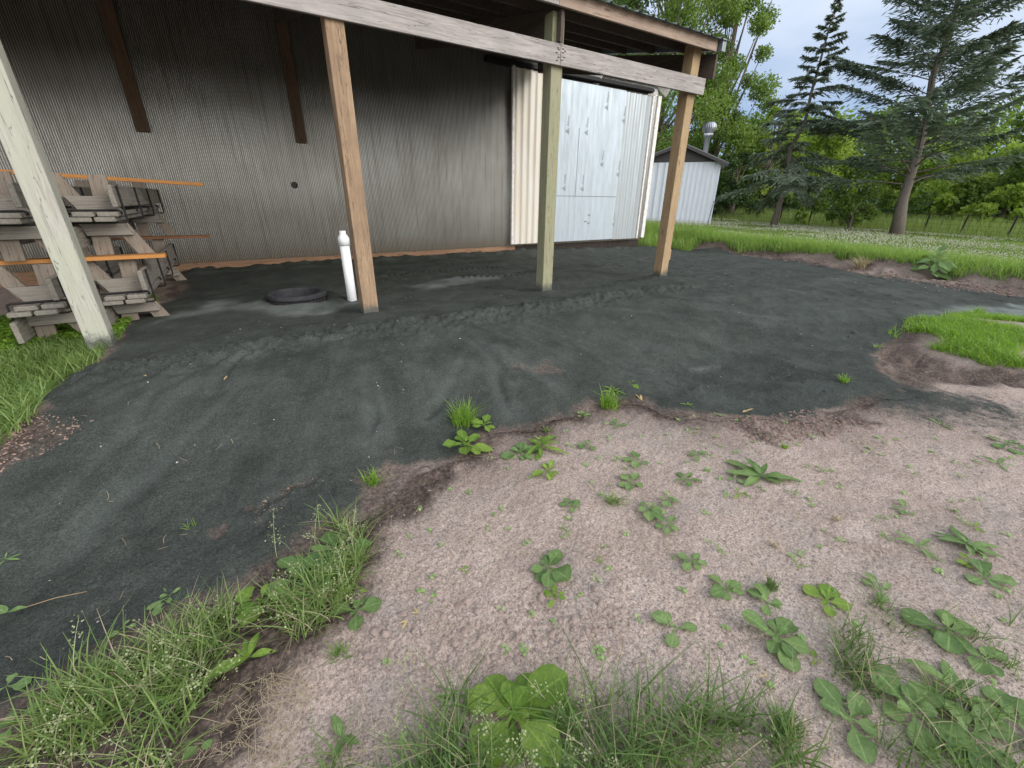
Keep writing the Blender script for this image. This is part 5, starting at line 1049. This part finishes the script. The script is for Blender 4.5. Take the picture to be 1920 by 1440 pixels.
b2 = at_d(1683, 25.6, 440); b2[2] = float(Zs(b2[0], b2[1])); d2 = at_d(1795, 25.6, 0); d2 = b2+(d2-b2)*1.42
spruce('spruce_tree', b2, d2, 5.2, .16, 112, 'big dark bushy spruce with thick trunk in front of the fence', M_NEED, 23, dens=.62, trad=.19, shape=.60, droop=.30, up=.42)

def crown_leaves(C, Rc, N, size, r, flat=1.0):
    """leaf clumps filling lumps of a crown: C (k,3) lump centres, Rc (k,) radii"""
    k = r.choice(len(C), N, p=(Rc**2)/np.sum(Rc**2)); v = r.normal(0, 1, (N, 3)); v /= np.linalg.norm(v, axis=1)[:, None]; rad_ = Rc[k]*(r.uniform(0, 1, N)**.45)*r.uniform(.75, 1.18, N)
    c = C[k]+v*rad_[:, None]*np.array([1, 1, flat]); d = r.normal(0, 1, (N, 3))+np.array([0, 0, -.3])+v*.5; d /= np.linalg.norm(d, axis=1)[:, None]; w = np.cross(d, r.normal(0, 1, (N, 3))); w /= np.linalg.norm(w, axis=1)[:, None]
    s = size*r.uniform(.6, 1.4, N); V = np.stack([c-d*s[:, None]*.6, c+w*s[:, None]*.36, c+d*s[:, None]*.6, c-w*s[:, None]*.36], 1).reshape(-1, 3)
    lump = r.uniform(0, 1, len(C))[k]; return V, np.arange(N*4).reshape(-1, 4), np.repeat(np.clip(.55*lump+.45*r.uniform(0, 1, N), 0, 1), 4)
def broadleaf(name, base, H, R, nl, N, size, label, mat, seed, low=.15, parts=True, group=None, cat='tree', lumpr=(.20, .36), wide=1.0, trunk_r=.2):
    r = np.random.default_rng(seed); base = np.array(base, float); t = empty(name, tuple(base)); tag(t, label, cat, group)
    C = []; Rc = []
    for i in range(nl):
        z = low+(1-low)*((i+r.uniform(0, 1))/nl); rr_ = R*math.sqrt(max(.06, 1-((z-.48)/.56)**2))*r.uniform(.25, .92); a = i*2.4+r.normal(0, .4)
        C.append(base+np.array([math.cos(a)*rr_*wide, math.sin(a)*rr_*wide, z*H])); Rc.append(R*r.uniform(*lumpr)*(1.15-.4*z))
    C = np.array(C); Rc = np.array(Rc); C[:, 2] = np.minimum(C[:, 2], base[2]+H-Rc*.6)
    bm = MB(); bm.tube([base-np.array([0, 0, .3]), base+np.array([.1, 0, H*.25]), base+np.array([.15, .1, H*.55]), base+np.array([.1, .2, H*.85])], [trunk_r*1.3, trunk_r, trunk_r*.6, trunk_r*.15], 8, False); child(bm.build('trunk', M_BARK2), t)
    if parts:
        bm = MB()
        for c in C: 
            s = base+np.array([.1, .1, (c[2]-base[2])*r.uniform(.35, .7)]); bm.tube([s, (s+c)/2+np.array([0, 0, -.1*R]), c], [trunk_r*.35, trunk_r*.2, .015], 5, False)
        child(bm.build('limbs', M_BARK2), t)
    V, Q, A = crown_leaves(C, Rc, N, size, r, .85); child(quads('crown', V, Q, mat, attr={'v': A}), t); return t
LG = leafm('mid_green_leaves', (0.055, 0.110, 0.020), (0.200, 0.290, 0.065), 0.35, 0.5)
LL = leafm('light_green_leaves', (0.110, 0.195, 0.025), (0.340, 0.440, 0.090), 0.40, 0.5)
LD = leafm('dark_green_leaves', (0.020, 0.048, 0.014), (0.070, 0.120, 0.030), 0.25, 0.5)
def tree_at(px, d, pytop, R, nl, N, size, label, mat, seed, **k):
    p = at_d(px, d); p[2] = float(Zs(p[0], p[1])); q = at_d(px, d, pytop); return broadleaf(k.pop('name', 'broadleaf_tree'), p, q[2]-p[2], R, nl, N, size, label, mat, seed, **k)
tree_at(1215, 37, -210, 5.6, 60, 62000, .145, 'tall leafy tree rising right behind the barn corner', LG, 31, low=.10, trunk_r=.35)
tree_at(1322, 40, -60, 4.0, 50, 42000, .14, 'tall airy tree behind the shed vent, right of the tallest tree', LG, 32, low=.10, lumpr=(.16, .30), trunk_r=.3)
tree_at(1100, 41, -170, 5.2, 44, 34000, .16, 'leafy tree showing over the lean-to roof edge', LG, 33, low=.2, trunk_r=.35)
tree_at(1372, 33, 285, 1.9, 16, 7000, .14, 'dark bush standing at the right corner of the shed', LD, 34, low=.05, cat='bush', name='dark_bush')
tree_at(1425, 39, 205, 2.3, 18, 9000, .17, 'slim light green tree between the shed and the thin spruce', LL, 35, low=.08)
tree_at(1395, 44, 255, 2.6, 18, 8000, .18, 'light tree behind the dark bush', LL, 38, low=.1)
p = at_d(1432, 46); p[2] = float(Zs(p[0], p[1])); t = empty('bare_tree', tuple(p)); tag(t, 'bare leafless tree standing above the light trees by the shed', 'tree')
b = MB(); r = np.random.default_rng(3); q = at_d(1432, 46, 185); Hb = q[2]-p[2]
b.tube([p, p+np.array([.1, .1, Hb*.5]), p+np.array([0, .2, Hb])], [.13, .08, .01], 6, False); child(b.build('trunk', M_BARK2), t); b = MB()
for i in range(26):
    s = p+np.array([.05, .1, Hb*r.uniform(.35, .9)]); d = r.normal(0, 1, 3); d[2] = abs(d[2])+.8; d /= np.linalg.norm(d); e_ = s+d*Hb*r.uniform(.15, .35); b.tube([s, (s+e_)/2+r.normal(0, .12, 3), e_], [.03, .02, .006], 4, False)
    for j in range(3): f = s+(e_-s)*r.uniform(.4, .9); g = d+r.normal(0, .5, 3); b.tube([f, f+g*Hb*.08], [.012, .004], 4, False)
child(b.build('limbs', M_BARK2), t)
k = 0
for px, d, py, R, mat, lb in [(1478, 43, 252, 3.0, LL, 'light green tree seen left of the thin spruce trunk'), (1530, 42, 235, 3.0, LL, 'yellow green tree glowing between the two spruces'), (1585, 46, 262, 3.2, LG, 'mid green tree behind the gap between the spruces'),
      (1640, 45, 270, 3.2, LG, 'mid green tree behind the big spruce, left of its trunk'), (1705, 46, 265, 3.2, LL, 'light tree seen through the big spruce'), (1770, 44, 290, 3.0, LL, 'light green tree just right of the big spruce trunk'),
      (1850, 40, 245, 3.4, LL, 'pale rounded tree to the right of the big spruce'), (1925, 36, 262, 2.8, LG, 'mid green tree cut by the right edge of the photo'), (1985, 38, 240, 3.4, LG, 'tree beyond the right edge'),
      (1812, 36, 330, 1.8, LL, 'low light green bush beyond the fence on the right'), (1890, 34, 350, 1.5, LL, 'small yellow green bush beyond the fence near the right edge')]:
    if 'beyond the right edge' in lb: k += 1; continue
    tree_at(px, d, py, R, 18, 8500, .19, lb, mat, 50+k, low=.06); k += 1
tree_at(1605, 26.2, 345, 1.35, 16, 3600, .13, 'young leafy sapling at the fence between the spruces', LG, 70, low=.25, wide=1.3, trunk_r=.05, name='sapling')
tree_at(1512, 29, 372, .55, 8, 1300, .11, 'small bright sapling by the fence right of the thin spruce', LL, 71, low=.15, trunk_r=.03, name='sapling')
# dark undergrowth in front of and a wood behind and all round the clearing
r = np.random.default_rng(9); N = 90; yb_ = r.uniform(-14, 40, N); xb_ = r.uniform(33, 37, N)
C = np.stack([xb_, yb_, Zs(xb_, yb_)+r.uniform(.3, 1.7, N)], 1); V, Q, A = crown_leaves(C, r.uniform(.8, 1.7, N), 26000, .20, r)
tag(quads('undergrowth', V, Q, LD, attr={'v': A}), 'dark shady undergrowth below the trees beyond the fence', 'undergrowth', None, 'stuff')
C = []; Rc = []
for i in range(560):
    a = r.uniform(0, 6.283); d = r.uniform(52, 62) if math.cos(a-math.radians(YAW+20)) > .10 else 0
    if d == 0: continue
    x, y = math.sin(a)*d, math.cos(a)*d
    if -12 < x < 14 and 7 < y < 26: continue
    C.append((x, y, float(Zs(x, y))+r.uniform(.5, d*(.15 if d > 40 else .25)))); Rc.append(r.uniform(1.4, 2.6))
V, Q, A = crown_leaves(np.array(C), np.array(Rc), 120000, .42, r)
tag(quads('woods', V, Q, LG, attr={'v': A}), 'continuous wood behind the nearer trees', 'wood', None, 'stuff')
